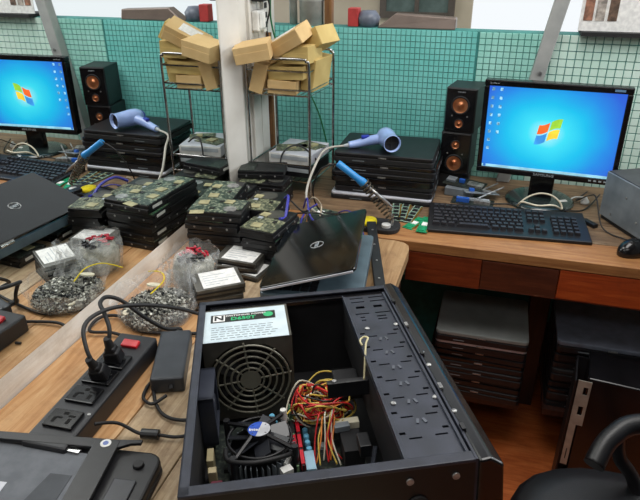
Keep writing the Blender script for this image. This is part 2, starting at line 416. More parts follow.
wn = struct('window_1', MB().b2((0.16, 3.17, 0.40), (0.52, 3.20, 0.43)).b2((0.16, 3.17, 0.75), (0.52, 3.20, 0.78)).b2((0.16, 3.17, 0.43), (0.19, 3.20, 0.75)).b2((0.49, 3.17, 0.43), (0.52, 3.20, 0.75)).b2((0.33, 3.17, 0.43), (0.35, 3.20, 0.75)), mat('window_frame_brown', (84, 74, 66), 0.5))
for xa, xb in ((0.19, 0.33), (0.35, 0.49)):
    part('pane', MB().b2((xa, 3.185, 0.43), (xb, 3.19, 0.75)), mat('window_glass_dim', (96, 108, 104), 0.15), wn)
pr = thing('poster', 'paper poster with small pictures above the tiled wall at the right', 'poster', (0, 0, 0))
part('sheet', MB().b2((0.99, 2.125, 0.495), (1.20, 2.128, 0.66)), white_paper, pr)
for i, (x, c) in enumerate(((1.012, (170, 120, 96)), (1.045, (196, 186, 176)), (1.08, (120, 96, 80)))):
    part('picture', MB().b2((x-0.012, 2.1235, 0.525), (x+0.014, 2.1255, 0.60)), mat('picture_ink_%d' % i, c, 0.6, rgb2=tuple(v*0.6 for v in c), scale=60), pr)
# white socket box, switch strip and wires on the corner panel
sb = thing('socket_box', 'white electrical box on the white corner panel above the wire rack', 'socket', (0.045, 1.845, 0.53))
part('box_body', MB().b2((0, -0.03, -0.03), (0.022, 0.03, 0.03)), white_plastic, sb, bevel=0.005)
part('front_plate', MB().b2((0.022, -0.022, -0.022), (0.026, 0.022, 0.022)), white_plastic, sb, bevel=0.002)
ss = thing('switch_strip', 'narrow white switch strip beside the electrical box', 'switch', (0.045, 1.90, 0.54))
part('strip_body', MB().b2((0, -0.012, -0.05), (0.012, 0.012, 0.05)), white_plastic, ss, bevel=0.002)
for k in range(3):
    part('rocker', MB().b2((0.012, -0.007, -0.036+k*0.028), (0.016, 0.007, -0.020+k*0.028)), black, ss)
tag(part('power_brick', MB().box((0.068, 1.85, 0.60), (0.04, 0.08, 0.03)), black_matte, bevel=0.004), 'black adapter hanging high on the white corner panel', 'adapter')
tag(part('green_wire', MB().tube([(0.055, 1.925, 0.75), (0.065, 1.925, 0.60), (0.06, 1.94, 0.52), (0.075, 1.96, 0.44), (0.10, 2.06, 0.35), (0.16, 2.11, 0.2), (0.20, 2.11, 0.06)], 0.003, 6), mat('green_insulation', (26, 112, 66), 0.4), smooth=True),
    'dark green wire running down the corner behind the cardboard boxes', 'wire')
tag(part('black_wire', MB().tube([(0.06, 1.915, 0.75), (0.055, 1.915, 0.62), (0.065, 1.92, 0.56), (0.052, 1.92, 0.50), (0.06, 1.925, 0.44)], 0.003, 6), rubber, smooth=True),
    'black wire beside the switch strip at the corner', 'wire')
for i, (x, r, l) in enumerate(((0.055, 0.014, 'left one of two white vertical pipes in the corner'), (0.122, 0.042, 'thick white vertical pipe in the corner, right of the thin one'))):
    p_ = thing('pipe', l, 'pipe', (x, 2.175, 0.40))
    part('pipe_shaft', MB().cyl((0, 0, 0.082), (0, 0, 0.9), r, 20), mat('pipe_paint_%d' % i, (206, 204, 198), 0.5), p_, smooth=True)
    part('collar', MB().cyl((0, 0, 0.16), (0, 0, 0.18), r+0.003, 20), white_plastic, p_, smooth=True)
tag(part('wooden_post', MB().b2((0.172, 2.16, 0.482), (0.198, 2.19, 1.2)), post_wood, bevel=0.002), 'thin brown wooden post right of the white pipes', 'post')

# ------------------------------------------------------------------ desktop monitor
def screen_mat():
    mt = bpy.data.materials.new('lit_screen'); mt.use_nodes = True; nt = mt.node_tree; L = nt.links.new
    b = nt.nodes['Principled BSDF']; b.inputs['Base Color'].default_value = (0.01, 0.02, 0.03, 1); b.inputs['Roughness'].default_value = 0.35
    tc = nt.nodes.new('ShaderNodeTexCoord'); mp = nt.nodes.new('ShaderNodeMapping')
    L(tc.outputs['Object'], mp.inputs['Vector'])
    mp.inputs['Location'].default_value = (0.045, 0, 0.055); mp.inputs['Scale'].default_value = (3.9, 0.0, 4.6)
    ln = nt.nodes.new('ShaderNodeVectorMath'); ln.operation = 'LENGTH'; L(mp.outputs[0], ln.inputs[0])
    ns = nt.nodes.new('ShaderNodeTexNoise'); ns.inputs['Scale'].default_value = 7; L(tc.outputs['Object'], ns.inputs['Vector'])
    ad = nt.nodes.new('ShaderNodeMath'); ad.operation = 'MULTIPLY_ADD'; ad.inputs[1].default_value = 0.22
    L(ns.outputs['Fac'], ad.inputs[0]); L(ln.outputs['Value'], ad.inputs[2])
    cr = nt.nodes.new('ShaderNodeValToRGB'); e = cr.color_ramp.elements
    e[0].position = 0.12; e[0].color = lin((175, 244, 252))+(1,)
    e[1].position = 1.0; e[1].color = lin((46, 96, 214))+(1,)
    for p, c in ((0.32, (60, 222, 244)), (0.55, (20, 190, 236)), (0.8, (34, 140, 228))):
        x = e.new(p); x.color = lin(c)+(1,)
    L(ad.outputs[0], cr.inputs['Fac']); L(cr.outputs['Color'], b.inputs['Emission Color']); b.inputs['Emission Strength'].default_value = 1.05
    return mt
ML, MR_ = Vector((0.742, 1.936, 0)), Vector((1.146, 1.893, 0))
MW = 0.407; MH = 0.288
mx_ = (MR_-ML).normalized()
mon = thing('monitor', 'black widescreen monitor showing a blue desktop with a window emblem', 'monitor',
            matrix=frame((ML+MR_)/2+Vector((0, 0, 0.0)), mx_, (-mx_.y, mx_.x, 0)))
tilt = M4(RY(R(-0.6)) @ RX(R(0.5)), (0, 0, 0.231))
def mloc(o): o.matrix_basis = tilt; return o
fr = MB()
w2, h2 = MW/2, MH/2; iw, ih = w2-0.015, h2-0.018
fr.b2((-w2, -0.004, ih), (w2, 0.03, h2)).b2((-w2, -0.004, -h2), (w2, 0.03, -ih)).b2((-w2, -0.004, -ih), (-iw, 0.03, ih)).b2((iw, -0.004, -ih), (w2, 0.03, ih)).b2((-iw, 0.008, -ih), (iw, 0.045, ih))
mloc(part('bezel', fr, black_gloss, mon, bevel=0.003))
scr = mloc(part('screen', MB().b2((-iw, 0.003, -ih), (iw, 0.0075, ih)), screen_mat(), mon))
pane_c = [((-1, 1), (240, 100, 40)), ((1, 1), (150, 205, 60)), ((-1, -1), (60, 150, 230)), ((1, -1), (250, 205, 60))]
for i, ((sx, sz), c) in enumerate(pane_c):
    mb = MB(); n = 6; s = 0.030
    for k in range(n+1):
        t = k/n; x = sx*(0.002+s*t) if sx > 0 else sx*(0.002+s*(1-t))
        wv = 0.007*math.sin((x/0.032)*2.2)+0.18*x
        z0, z1 = (0.002, s) if sz > 0 else (-s, -0.002)
        mb.v += [(x-0.005+z0*0.15, 0.0022, z0+wv), (x-0.005+z1*0.15, 0.0022, z1+wv)]
        if k < n: q = 2*k; mb.f.append((q, q+2, q+3, q+1))
    part('emblem_pane', mb, mat('emblem_%d' % i, c, 0.5, emit=0.9), scr, label='glowing pane of the window emblem')
ic = MB()
for c_ in range(2):
    for r_ in range(8 if c_ == 0 else 6):
        ic.b2((-iw+0.008+c_*0.024, 0.0018, ih-0.014-r_*0.026), (-iw+0.016+c_*0.024, 0.0026, ih-0.005-r_*0.026))
io = part('desktop_icon', ic, mat('icon_light', (150, 205, 235), 0.5, emit=0.85, rgb2=(90, 130, 150), scale=70, lo=0.45, hi=0.55), scr); io['kind'] = 'stuff'
part('task_bar', MB().b2((-iw, 0.0018, -ih), (iw, 0.0027, -ih+0.008)), mat('task_light', (150, 206, 226), 0.5, emit=0.85), scr)
part('start_button', MB().cyl((-iw+0.008, 0.0018, -ih+0.005), (-iw+0.008, 0.001, -ih+0.005), 0.0045, 12), mat('start_light', (50, 110, 190), 0.5, emit=0.8), scr)
mloc(text_part('brand_lettering', 'SAMSUNG', 0.011, grey_lt, mon, M4(RX(R(90)), (0, -0.0046, -h2+0.010)), 'pale lettering on the lower bezel', sx=1.2))
mloc(text_part('model_lettering', 'SyncMaster', 0.006, grey_lt, mon, M4(RX(R(90)), (-w2+0.03, -0.0046, h2-0.009)), None))
mloc(part('power_lamp', MB().b2((w2-0.05, -0.005, h2-0.012), (w2-0.022, -0.0038, h2-0.006)), mat('sticker_blue', (110, 150, 190), 0.5), mon))
for k in range(4):
    mloc(part('button', MB().b2((w2-0.075+k*0.014, -0.0055, -h2+0.008), (w2-0.067+k*0.014, -0.0038, -h2+0.012)), grey_lt, mon))
part('stand_neck', MB().b2((-0.036, 0.015, 0.012), (0.036, 0.045, 0.16)), black_gloss, mon, bevel=0.006)
part('stand_base', MB().lathe([(0.105, 0), (0.105, 0.006), (0.092, 0.013), (0.05, 0.018)], (0, 0.03, 0), 36), mat('stand_dark', (34, 46, 46), 0.2, coat=0.5), mon, smooth=True)

# ------------------------------------------------------------------ speakers
def speaker(loc, rz, label, flip):
    t = thing('speaker', label, 'speaker', loc, rz, None)
    W, D, H = 0.098, 0.12, 0.142
    part('cabinet', MB().b2((-W/2, 0, 0), (W/2, D, H)), black, t, bevel=0.004)
    zs = (0.088, 0.030) if not flip else (0.040, 0.102)
    part('baffle', MB().b2((-W/2+0.004, -0.003, 0.004), (W/2-0.004, 0.0, H-0.004)), black_gloss, t, bevel=0.001)
    for z, r in ((zs[0], 0.024), (zs[1], 0.0125)):
        ringp = part('driver_ring', MB().lathe([(r*1.25, 0), (r*1.25, 0.003), (r*1.02, 0.003), (r*1.0, 0)], (0, -0.003, z), 24, RX(R(90)), caps=False), black_matte, t, smooth=True)
        part('cone', MB().lathe([(r, 0.003), (r*0.85, 0.0015), (r*0.4, 0.0005), (r*0.36, 0.003), (r*0.2, 0.0052), (0.0005, 0.006)], (0, -0.003, z), 24, RX(R(90)), caps=False), copper, t, smooth=True)
    for sx in (-1, 1):
        part('screw', MB().cyl((sx*0.024, -0.003, zs[0]-0.034 if not flip else zs[0]+0.032), (sx*0.024, -0.0045, zs[0]-0.034 if not flip else zs[0]+0.032), 0.0025, 8), steel, t)
    text_part('lettering', 'microlab' if not flip else ' ', 0.007, grey_lt, t, M4(RX(R(90)), (0, -0.0034, H-0.012))) if not flip else None
    return t
speaker((0.668, 1.985, 0.048), R(-6), 'lower black bookshelf speaker with copper cones, big cone at the bottom', True)
speaker((0.672, 1.985, 0.190), R(-9), 'upper black bookshelf speaker with copper cones, stacked on the other', False)
tag(part('wooden_riser', MB().b2((0.615, 1.99, 0), (0.72, 2.10, 0.047)), black_matte, bevel=0.002), 'dark block raising the two stacked speakers off the desk', 'block')

# ------------------------------------------------------------------ keyboard
kb = thing('keyboard', 'black full-size keyboard on the desk in front of the monitor', 'keyboard', matrix=frame((0.636, 1.61, 0.0), (0.47, 0.040, 0), (0, 1, 0)) @ Matrix.Diagonal((0.95, 1, 1, 1)))
KW, KD = 0.47, 0.178
part('keyboard_body', MB().prism([(0, 0), (KD, 0), (KD, 0.022), (0, 0.010)], 0, KW, M=Matrix(((0, 0, 1), (1, 0, 0), (0, 1, 0)))), black, kb, bevel=0.003)
kk = MB(); tl = math.atan2(0.012, KD)
def key(x0, x1, y, d=0.0165):
    z = 0.010+y*math.tan(tl)+0.003
    kk.box(((x0+x1)/2, y+d/2, z+0.002), (x1-x0-0.003, d-0.003, 0.009), RX(tl), taper=0.8)
pt = 0.0187
for r_ in range(6):
    y = 0.028+r_*0.021+(0.006 if r_ == 5 else 0)
    if r_ == 0:
        x = 0.012
        for wd in (1.4, 1.1, 1.3, 5.6, 1.3, 1.1, 1.1, 1.6): key(x, x+wd*pt, y); x += wd*pt
    else:
        n = 14; x = 0.012
        off = (0, 2.2, 1.8, 1.5, 1.0, 1.0)[r_]; key(x, x+off*pt, y); x += off*pt
        while x < 0.012+14.3*pt-0.001: x2 = min(x+pt, 0.012+14.5*pt); key(x, x2, y); x = x2
    for c_ in range(3):
        if r_ in (0, 3, 4, 5) or (r_ == 1 and c_ == 1): key(0.294+c_*pt, 0.294+(c_+1)*pt, y)
    if r_ < 5:
        for c_ in range(4): key(0.364+c_*pt*1.05, 0.364+(c_+1)*pt*1.05, y)
k_ = part('keys', kk, mat('key_black', (34, 34, 38), 0.5, rgb2=(46, 46, 52), scale=120), kb); k_['kind'] = 'stuff'

# mouse
ms = thing('computer_mouse', 'black computer mouse at the desk edge below the grey metal case', 'mouse', (1.185, 1.635, 0), R(-50))
mb = MB(); n = 20
prof = [(1.0, 0), (1.03, 0.008), (0.98, 0.018), (0.82, 0.028), (0.55, 0.035), (0.02, 0.038)]
for s_, z in prof:
    for k in range(n):
        a = 2*math.pi*k/n; mb.v.append((0.031*s_*math.cos(a), 0.056*s_*math.sin(a), z*(1-0.12*math.sin(a))))
for i in range(len(prof)-1):
    for k in range(n): mb.f.append((i*n+k, i*n+(k+1) % n, (i+1)*n+(k+1) % n, (i+1)*n+k))
mb.f.append(tuple(range(n-1, -1, -1))); mb.f.append(tuple((len(prof)-1)*n+k for k in range(n)))
part('mouse_shell', mb, black_gloss, ms, smooth=True)
part('scroll_wheel', MB().cyl((-0.004, 0.03, 0.030), (0.004, 0.03, 0.030), 0.008, 12), rubber, ms)
tag(part('mouse_cable', MB().tube([(1.215, 1.675, 0.012), (1.165, 1.71, 0.004), (1.115, 1.76, 0.01), (1.095, 1.83, 0.07), (1.085, 1.90, 0.05), (1.06, 1.97, 0.004), (1.10, 2.06, 0.004)], 0.002, 6), rubber, smooth=True),
    'thin black cable hanging down the side of the grey metal case', 'cable')

# grey metal case at the right
gc = thing('metal_case', 'grey scratched metal computer case lying at the right end of the desk', 'computer case', (1.115, 1.86, 0), R(-62))
part('side_panel', MB().b2((0, 0, 0.012), (0.36, 0.004, 0.145)), grey_metal, gc, bevel=0.002)
part('case_body', MB().b2((0.004, 0.004, 0.0), (0.356, 0.30, 0.14)), black_matte, gc, bevel=0.003)
part('top_cover', MB().b2((0.0, 0.004, 0.14), (0.36, 0.30, 0.147)), mat('case_top_grey', (60, 62, 66), 0.5), gc, bevel=0.002)
for x, z in ((0.05, 0.03), (0.10, 0.10), (0.16, 0.05), (0.21, 0.11)):
    part('screw', MB().cyl((x, 0, z), (x, -0.002, z), 0.0035, 8), steel, gc)
# small black things in front of it
tag(part('usb_stick', MB().box((1.085, 1.79, 0.006), (0.018, 0.05, 0.012), RZ(R(38))), black, bevel=0.003), 'small black USB stick left of the grey metal case', 'usb stick')

# white cable loop before the monitor stand
tag(part('white_cable', MB().tube([(0.882, 1.858, 0.012), (0.893, 1.822, 0.038), (0.935, 1.800, 0.040), (0.980, 1.815, 0.040), (1.010, 1.862, 0.012), (1.002, 1.872, 0.03), (0.975, 1.876, 0.048), (0.94, 1.876, 0.050), (0.905, 1.872, 0.034)], 0.0028, 8, closed=True), mat('cream_cord', (226, 214, 190), 0.5), smooth=True),
    'white cable loop lying on the desk before the monitor stand', 'cable')
wc = thing('earphone_plug', 'pair of small white plugs beside the white cable loop', 'plug', (1.015, 1.925, 0))
part('plug_body', MB().box((0, 0, 0.009), (0.030, 0.016, 0.016), RZ(R(30))), white_plastic, wc, bevel=0.004)
part('plug_body', MB().lathe([(0.013, 0), (0.013, 0.008), (0.006, 0.018), (0.003, 0.024)], (0.07, 0.035, 0), 12), white_plastic, wc, smooth=True)
part('cord', MB().tube([(0.012, 0.01, 0.008), (0.04, 0.07, 0.004), (0.07, 0.08, 0.004)], 0.0022, 6), white_plastic, wc, smooth=True)
tag(part('black_desk_cable', MB().tube([(0.70, 1.93, 0.004), (0.78, 1.87, 0.004), (0.86, 1.88, 0.004), (0.93, 1.85, 0.004), (1.02, 1.87, 0.005), (1.08, 1.90, 0.004), (1.13, 2.00, 0.02)], 0.0022, 6), rubber, smooth=True),
    'thin black cable crossing the desk between keyboard and monitor', 'cable')

# boards between speaker and keyboard
def loose_board(name, loc, rz, w, d, mt, label, bits, tilt=(0, 0), group=None):
    t = thing(name, label, 'circuit board', loc, rz, group); t.rotation_euler = (tilt[0], tilt[1], rz)
    part('board', MB().b2((-w/2, -d/2, 0), (w/2, d/2, 0.002)), mt, t)
    for (x, y, a, b, h, m_) in bits:
        part('component', MB().b2((x-a/2, y-b/2, 0.002), (x+a/2, y+b/2, 0.002+h)), m_, t, bevel=0.0008)
    return t
blue_conn = mat('connector_blue', (40, 96, 190), 0.4)
loose_board('circuit_board', (0.712, 1.955, 0.030), R(-15), 0.13, 0.07, pcb_dark, 'grey circuit board with blue connector below the stacked speakers', [(-0.01, 0.0, 0.018, 0.012, 0.012, blue_conn), (0.035, 0, 0.05, 0.03, 0.006, steel), (-0.045, 0, 0.03, 0.03, 0.008, grey_metal)], (R(4), R(3)))
loose_board('circuit_board', (0.745, 1.875, 0.0), R(-4), 0.13, 0.06, pcb_dark, 'small board with silver connectors just behind the keyboard', [(-0.03, -0.01, 0.04, 0.014, 0.014, blue_conn), (0.03, -0.012, 0.05, 0.014, 0.012, steel), (0, 0.01, 0.10, 0.012, 0.008, grey_lt)])
tag(part('heat_sink', MB().box((0.70, 1.935, 0.014), (0.09, 0.06, 0.026), RZ(R(-8))), grey_metal, bevel=0.002), 'grey metal block under the circuit board below the speakers', 'heat sink')
loose_board('circuit_board', (0.765, 1.91, 0.022), R(20), 0.11, 0.05, grey_metal, 'tilted grey metal plate over the small boards by the speakers', [(0.02, 0.0, 0.03, 0.02, 0.006, steel), (-0.03, 0.0, 0.016, 0.012, 0.01, blue_conn)], (R(-8), R(6)))
for q, (x, y, a, l) in enumerate(((0.78, 1.93, 60, 'thin grey screwdriver leaning over the small boards'), (0.80, 1.90, 40, 'metal tweezers lying beside the small boards'))):
    tag(part('screwdriver' if q == 0 else 'tweezers', MB().tube([(x-0.04, y-0.03, 0.016), (x+0.035, y+0.04, 0.036)], 0.0028, 6, smooth=False), steel), l, 'tool')

# ------------------------------------------------------------------ laptops stacked on the desk + hair dryer
def closed_laptop(W, D, H, label, loc, rz, mtop, mbase, group=None, trim=None):
    t = thing('laptop', label, 'laptop', loc, rz, group)
    part('base', MB().prism(rrect(-W/2, 0, W/2, D, 0.012), 0, H*0.55), mbase, t, bevel=0.002)
    part('lid', MB().prism(rrect(-W/2+0.001, 0.001, W/2-0.001, D-0.004, 0.014), H*0.60, H), mtop, t, bevel=0.003)
    part('latch', MB().b2((-0.012, -0.0012, H*0.64), (0.012, 0.002, H*0.76)), trim or steel, t)
    for x in (-W*0.36, W*0.36):
        part('hinge', MB().cyl((x-0.02, D-0.003, H*0.58), (x+0.02, D-0.003, H*0.58), 0.005, 8), black, t)
    part('port', MB().b2((W/2-0.001, D*0.3, H*0.15), (W/2+0.0006, D*0.45, H*0.42)), grey_metal, t)
    part('port', MB().b2((W/2-0.001, D*0.55, H*0.15), (W/2+0.0006, D*0.62, H*0.42)), grey_metal, t)
    part('card_slot', MB().b2((-W*0.3, -0.0008, H*0.2), (-W*0.18, 0.001, H*0.27)), grey_metal, t)
    return t
closed_laptop(0.325, 0.24, 0.022, 'thin grey-edged laptop at the bottom of the stack under the hair dryer', (0.462, 1.79, 0), R(1), silver_paint, black, trim=black)
closed_laptop(0.315, 0.235, 0.036, 'black laptop second from the bottom of the stack under the hair dryer', (0.466, 1.80, 0.022), R(-0.5), black_matte, black)
closed_laptop(0.325, 0.235, 0.034, 'black laptop in the middle of the stack under the hair dryer', (0.464, 1.795, 0.058), R(1.5), black, black_gloss)
closed_laptop(0.320, 0.235, 0.030, 'black laptop second from the top of the stack under the hair dryer', (0.470, 1.80, 0.092), R(0), black_gloss, black)
closed_laptop(0.315, 0.235, 0.030, 'topmost black laptop of the stack, directly beneath the hair dryer', (0.463, 1.80, 0.122), R(1), black, black_matte)

hd = thing('hair_dryer', 'light blue hair dryer lying on the stacked black laptops', 'hair dryer', matrix=frame((0.466, 1.865, 0.186), (0.42, -0.90, 0.02), (0.9, 0.42, 0)) @ Matrix.Scale(0.88, 4))
# local x: towards the nozzle mouth (to the camera, right)
rot = Matrix(((0, 0, 1), (0, 1, 0), (-1, 0, 0)))
part('barrel', MB().lathe([(0.012, -0.066), (0.026, -0.060), (0.033, -0.04), (0.034, -0.015), (0.031, 0.02), (0.029, 0.06), (0.031, 0.063), (0.028, 0.063), (0.026, 0.02)], (0, 0, 0), 28, rot, caps=False), blue_plastic, hd, smooth=True)
part('nozzle_grille', MB().cyl((0.045, 0, 0), (0.05, 0, 0), 0.028, 24).box((0.052, 0, 0), (0.003, 0.05, 0.003)).box((0.052, 0, 0), (0.003, 0.003, 0.05)), black_matte, hd)
part('intake_cap', MB().lathe([(0.026, -0.061), (0.018, -0.072), (0.002, -0.075)], (0, 0, 0), 24, rot), mat('dryer_cap', (70, 92, 190), 0.3), hd, smooth=True)
hp = [(-0.02, -0.015, -0.002), (-0.035, -0.06, -0.012), (-0.040, -0.10, -0.022), (-0.040, -0.135, -0.026)]
part('handle', MB().tube(hp, 0.020, 16, taper=0.62), blue_plastic, hd, smooth=True)
part('switch', MB().box((-0.036, -0.075, 0.003), (0.016, 0.03, 0.012), RZ(R(5))), blue_dark, hd, bevel=0.003)
part('cord_guard', MB().tube([(-0.040, -0.133, -0.026), (-0.040, -0.152, -0.028)], 0.009, 10, smooth=False, taper=0.6), grey_lt, hd)
M = hd.matrix_basis
c0 = M @ Vector((-0.040, -0.152, -0.028))
tag(part('dryer_cord', MB().tube([c0, (c0.x-0.05, c0.y-0.03, 0.155), (0.265, 1.76, 0.13), (0.252, 1.70, 0.07), (0.262, 1.66, 0.03), (0.30, 1.63, 0.012)], 0.0038, 8), mat('grey_cord', (190, 186, 176), 0.5), smooth=True),
    'pale grey hair dryer cord curving down to the desk', 'cord')

# ------------------------------------------------------------------ soldering iron, holder and sponge
sh = thing('soldering_stand', 'black soldering iron stand with coil holder and yellow sponge', 'stand', (0.505, 1.60, 0))
part('stand_base', MB().prism(rrect(-0.062, -0.04, 0.055, 0.045, 0.035, 6), 0, 0.014), black_matte, sh, bevel=0.003)
part('sponge', MB().lathe([(0.024, 0.014), (0.025, 0.020), (0.024, 0.027), (0.0, 0.029)], (-0.036, -0.006, 0), 20), yellow, sh, smooth=True, label='yellow cleaning sponge')
coil = []
A_, B_ = Vector((-0.055, -0.015, 0.145)), Vector((0.030, 0.0, 0.035)); ax = (B_-A_).normalized(); sx_ = ax.orthogonal().normalized(); sy_ = ax.cross(sx_)
for k in range(150):
    t = k/149; a = t*2*math.pi*12; coil.append(A_+(B_-A_)*t+(sx_*math.cos(a)+sy_*math.sin(a))*(0.015-0.004*t))
part('coil_holder', MB().tube(coil, 0.0022, 5, smooth=False), mat('coil_steel', (98, 88, 74), 0.4, 0.8), sh, smooth=True)
part('upright', MB().tube([(0.03, 0.0, 0.01), (0.033, 0.0, 0.03), (0.026, 0.0, 0.05)], 0.004, 8), steel, sh, smooth=True)
part('tip_tray', MB().cyl((0.018, -0.015, 0.014), (0.018, -0.015, 0.022), 0.013, 16), white_plastic, sh)
si = thing('soldering_iron', 'soldering iron with bright blue handle resting in the coil holder', 'soldering iron', matrix=frame((0.378, 1.584, 0.192), (0.072, 0.001, -0.05), (0, 1, 0)))
part('handle', MB().lathe([(0.008, 0), (0.0098, 0.003), (0.0098, 0.07), (0.0125, 0.085), (0.0125, 0.095), (0.009, 0.10)], (0, 0, 0), 16, rot), blue_handle, si, smooth=True)
part('barrel', MB().cyl((0.098, 0, 0), (0.185, 0, -0.004), 0.005, 10), steel, si, smooth=True)
part('tip', MB().cyl((0.185, 0, -0.004), (0.205, 0, -0.005), 0.0035, 10, 0.001), steel, si)
tag(part('iron_cord', MB().tube([(0.378, 1.584, 0.19), (0.33, 1.575, 0.17), (0.30, 1.60, 0.09), (0.315, 1.63, 0.02), (0.36, 1.66, 0.004), (0.42, 1.68, 0.004)], 0.0024, 6), rubber, smooth=True),
    'thin black cord drooping from the blue soldering iron handle', 'cord')

# memory modules
def memory(loc, rz, label, mt, n=4, L_=0.075, d=0.028, group=None, tilt=(0, 0)):
    t = thing('memory_module', label, 'memory module', loc, rz, group); t.rotation_euler = (tilt[0], tilt[1], rz); t.scale = (1.15, 1.15, 1.3)
    part('board', MB().b2((-d/2, -L_/2, 0), (d/2, L_/2, 0.0016)), mt, t)
    for k in range(n):
        y = -L_/2+L_*(k+0.5)/n
        part('chip', MB().b2((-0.008, y-L_/n*0.32, 0.0016), (0.006, y+L_/n*0.32, 0.003)), chip_blk if mt is not ram_green else (white_paper if k == n-2 else ram_green), t)
    part('contacts', MB().b2((d/2-0.004, -L_/2+0.004, 0.0003), (d/2+0.0003, L_/2-0.004, 0.0019)), mat('gold', (200, 160, 70), 0.3, 0.8), t)
    return t
memory((0.595, 1.660, 0), R(-22), 'left one of two plain green memory modules left of the keyboard', ram_green, 3, 0.080)
memory((0.626, 1.650, 0.004), R(-4), 'right plain green memory module, touching the keyboard corner', ram_green, 3, 0.095)
for k, (x, y, a, l) in enumerate(((0.528, 1.725, 8, 'first grey-green memory module from the left beside the coil holder'), (0.552, 1.728, 2, 'second grey-green memory module from the left beside the coil holder'), (0.58, 1.722, -6, 'third grey-green memory module, next to the plain green ones'))):
    memory((x, y, 0.002), R(a), l, mat('memory_grey_%d' % k, (96, 132, 118), 0.5, rgb2=(150, 168, 150), scale=120), 5, 0.115, 0.024)

# ------------------------------------------------------------------ hard drives
drive_blk = mat('drive_black', (13, 13, 15), 0.38, rgb2=(20, 20, 23), scale=40)
def drive35(loc, rz, label, board, group, var=0):
    t = thing('hard_drive', label, 'hard drive', loc, rz, group)
    W, L_, H = 0.100, 0.145, 0.0245
    b = MB().b2((-L_/2, -W/2, 0), (L_/2, W/2, H*0.55)).b2((-L_/2, -W/2+0.004, H*0.55), (L_/2, W/2-0.004, H-0.001))
    part('casing', b, drive_blk, t, bevel=0.0015)
    if var == 0:
        part('circuit_board', MB().prism([(-0.07, -0.044), (0.03, -0.044), (0.045, -0.02), (0.066, -0.018), (0.066, 0.044), (-0.07, 0.044)], H-0.001, H+0.0012), board, t)
        part('spindle', MB().cyl((0.035, -0.018, H-0.001), (0.035, -0.018, H+0.0016), 0.017, 18), steel, t)
    elif var == 1:
        part('circuit_board', MB().prism([(-0.07, -0.046), (0.0, -0.046), (0.01, 0.0), (0.0, 0.046), (-0.07, 0.046)], H-0.001, H+0.0012), board, t)
        part('spindle', MB().cyl((0.035, 0, H-0.001), (0.035, 0, H+0.0016), 0.026, 18), mat('spindle_grey', (98, 98, 92), 0.4, 0.5), t)
    else:
        part('circuit_board', MB().b2((-0.07, -0.045, H-0.001), (-0.02, 0.045, H+0.001)), board, t)
    if var != 2:
        part('chip', MB().box((-0.045, 0.012, H+0.002), (0.026, 0.026, 0.002), RZ(0.1)), chip_yel, t)
        part('chip', MB().box((-0.012, -0.022, H+0.0018), (0.014, 0.010, 0.0016)), chip_blk, t)
        part('chip', MB().box((0.022, 0.024, H+0.0024), (0.024, 0.022, 0.0018), RZ(-0.15)), chip_yel, t)
        part('chip', MB().box((0.0, 0.026, H+0.0018), (0.012, 0.012, 0.0016)), grey_lt if var else chip_blk, t)
    part('connector', MB().b2((-0.0733, -0.028, 0.010), (-0.0715, 0.012, 0.018)), white_plastic if var != 1 else chip_blk, t)
    for sx in (-0.045, 0.0, 0.045):
        part('screw_hole', MB().cyl((sx, -W/2-0.0006, 0.009), (sx, -W/2+0.001, 0.009), 0.0030, 8), steel, t)
    for sy in (-0.032, 0.032):
        part('screw_hole', MB().cyl((0.0718, sy, 0.012), (0.0731, sy, 0.012), 0.0026, 8), steel, t)
    return t
protos = {}
def hdd(loc, rz, label, board, group, var=0):
    k = (board.name, var)
    if k not in protos: protos[k] = drive35(loc, rz, label, board, group, var); return protos[k]
    return dup(protos[k], loc, rz, label, group)
ORD = ['lowest', 'second from the bottom', 'third from the bottom', 'fourth from the bottom', 'fifth from the bottom']
boards = [pcb_teal, pcb_olive, pcb, pcb_dark]
def stack(x, y, n, rz, where, tops, seed, jit=0.004):
    rr = random.Random(seed)
    for k in range(n):
        top = k == n-1
        name = ('topmost' if top else ORD[k]) + ' hard drive of ' + where
        bd, vr = tops if top else (boards[rr.randrange(4)], rr.randrange(2))
        hdd((x+rr.uniform(-jit, jit), y+rr.uniform(-jit, jit), k*0.0262), R(rz)+rr.uniform(-0.05, 0.05)+(math.pi if rr.random() < 0.5 and not top else 0), name, bd, 'stacked hard drives', vr)
stack(0.121, 1.343, 5, 5, 'the front left stack behind the plastic bags', (pcb_teal, 0), 1)
stack(0.083, 1.452, 5, 95, 'the tall stack touching the mirror', (pcb_teal, 0), 2)
stack(0.200, 1.470, 4, 92, 'the stack right of the tall one', (pcb_olive, 1), 3)
stack(0.258, 1.355, 4, 84, 'the stack just left of the glossy laptop lid', (pcb_olive, 1), 4)
stack(0.112, 1.700, 3, 2, 'the stack at the foot of the wire rack', (pcb_olive, 1), 5)
stack(0.060, 1.575, 3, 88, 'the low stack beside the column foot', (pcb_dark, 0), 6)
# black drive lying across the rack stack
hdd((0.092, 1.735, 0.081), R(12), 'black upside-down drive resting on the stack at the foot of the rack', pcb_dark, 'stacked hard drives', 2)
tag(part('loose_label', MB().box((0.095, 1.275, 0.1385), (0.036, 0.022, 0.001), RZ(R(20))), chip_yel), 'small yellowish chip plate on the front left drive stack', 'chip')
loose_board('circuit_board', (0.245, 1.575, 0.0), R(10), 0.075, 0.05, pcb_teal, 'teal circuit board on the desk behind the drive stacks', [(0, 0, 0.02, 0.02, 0.003, chip_blk)])
loose_board('circuit_board', (0.305, 1.66, 0.0), R(-12), 0.09, 0.06, pcb_teal, 'small pale teal board below the hair dryer cord', [(0, 0, 0.02, 0.02, 0.003, white_paper), (0.025, 0.01, 0.01, 0.02, 0.003, chip_blk)])

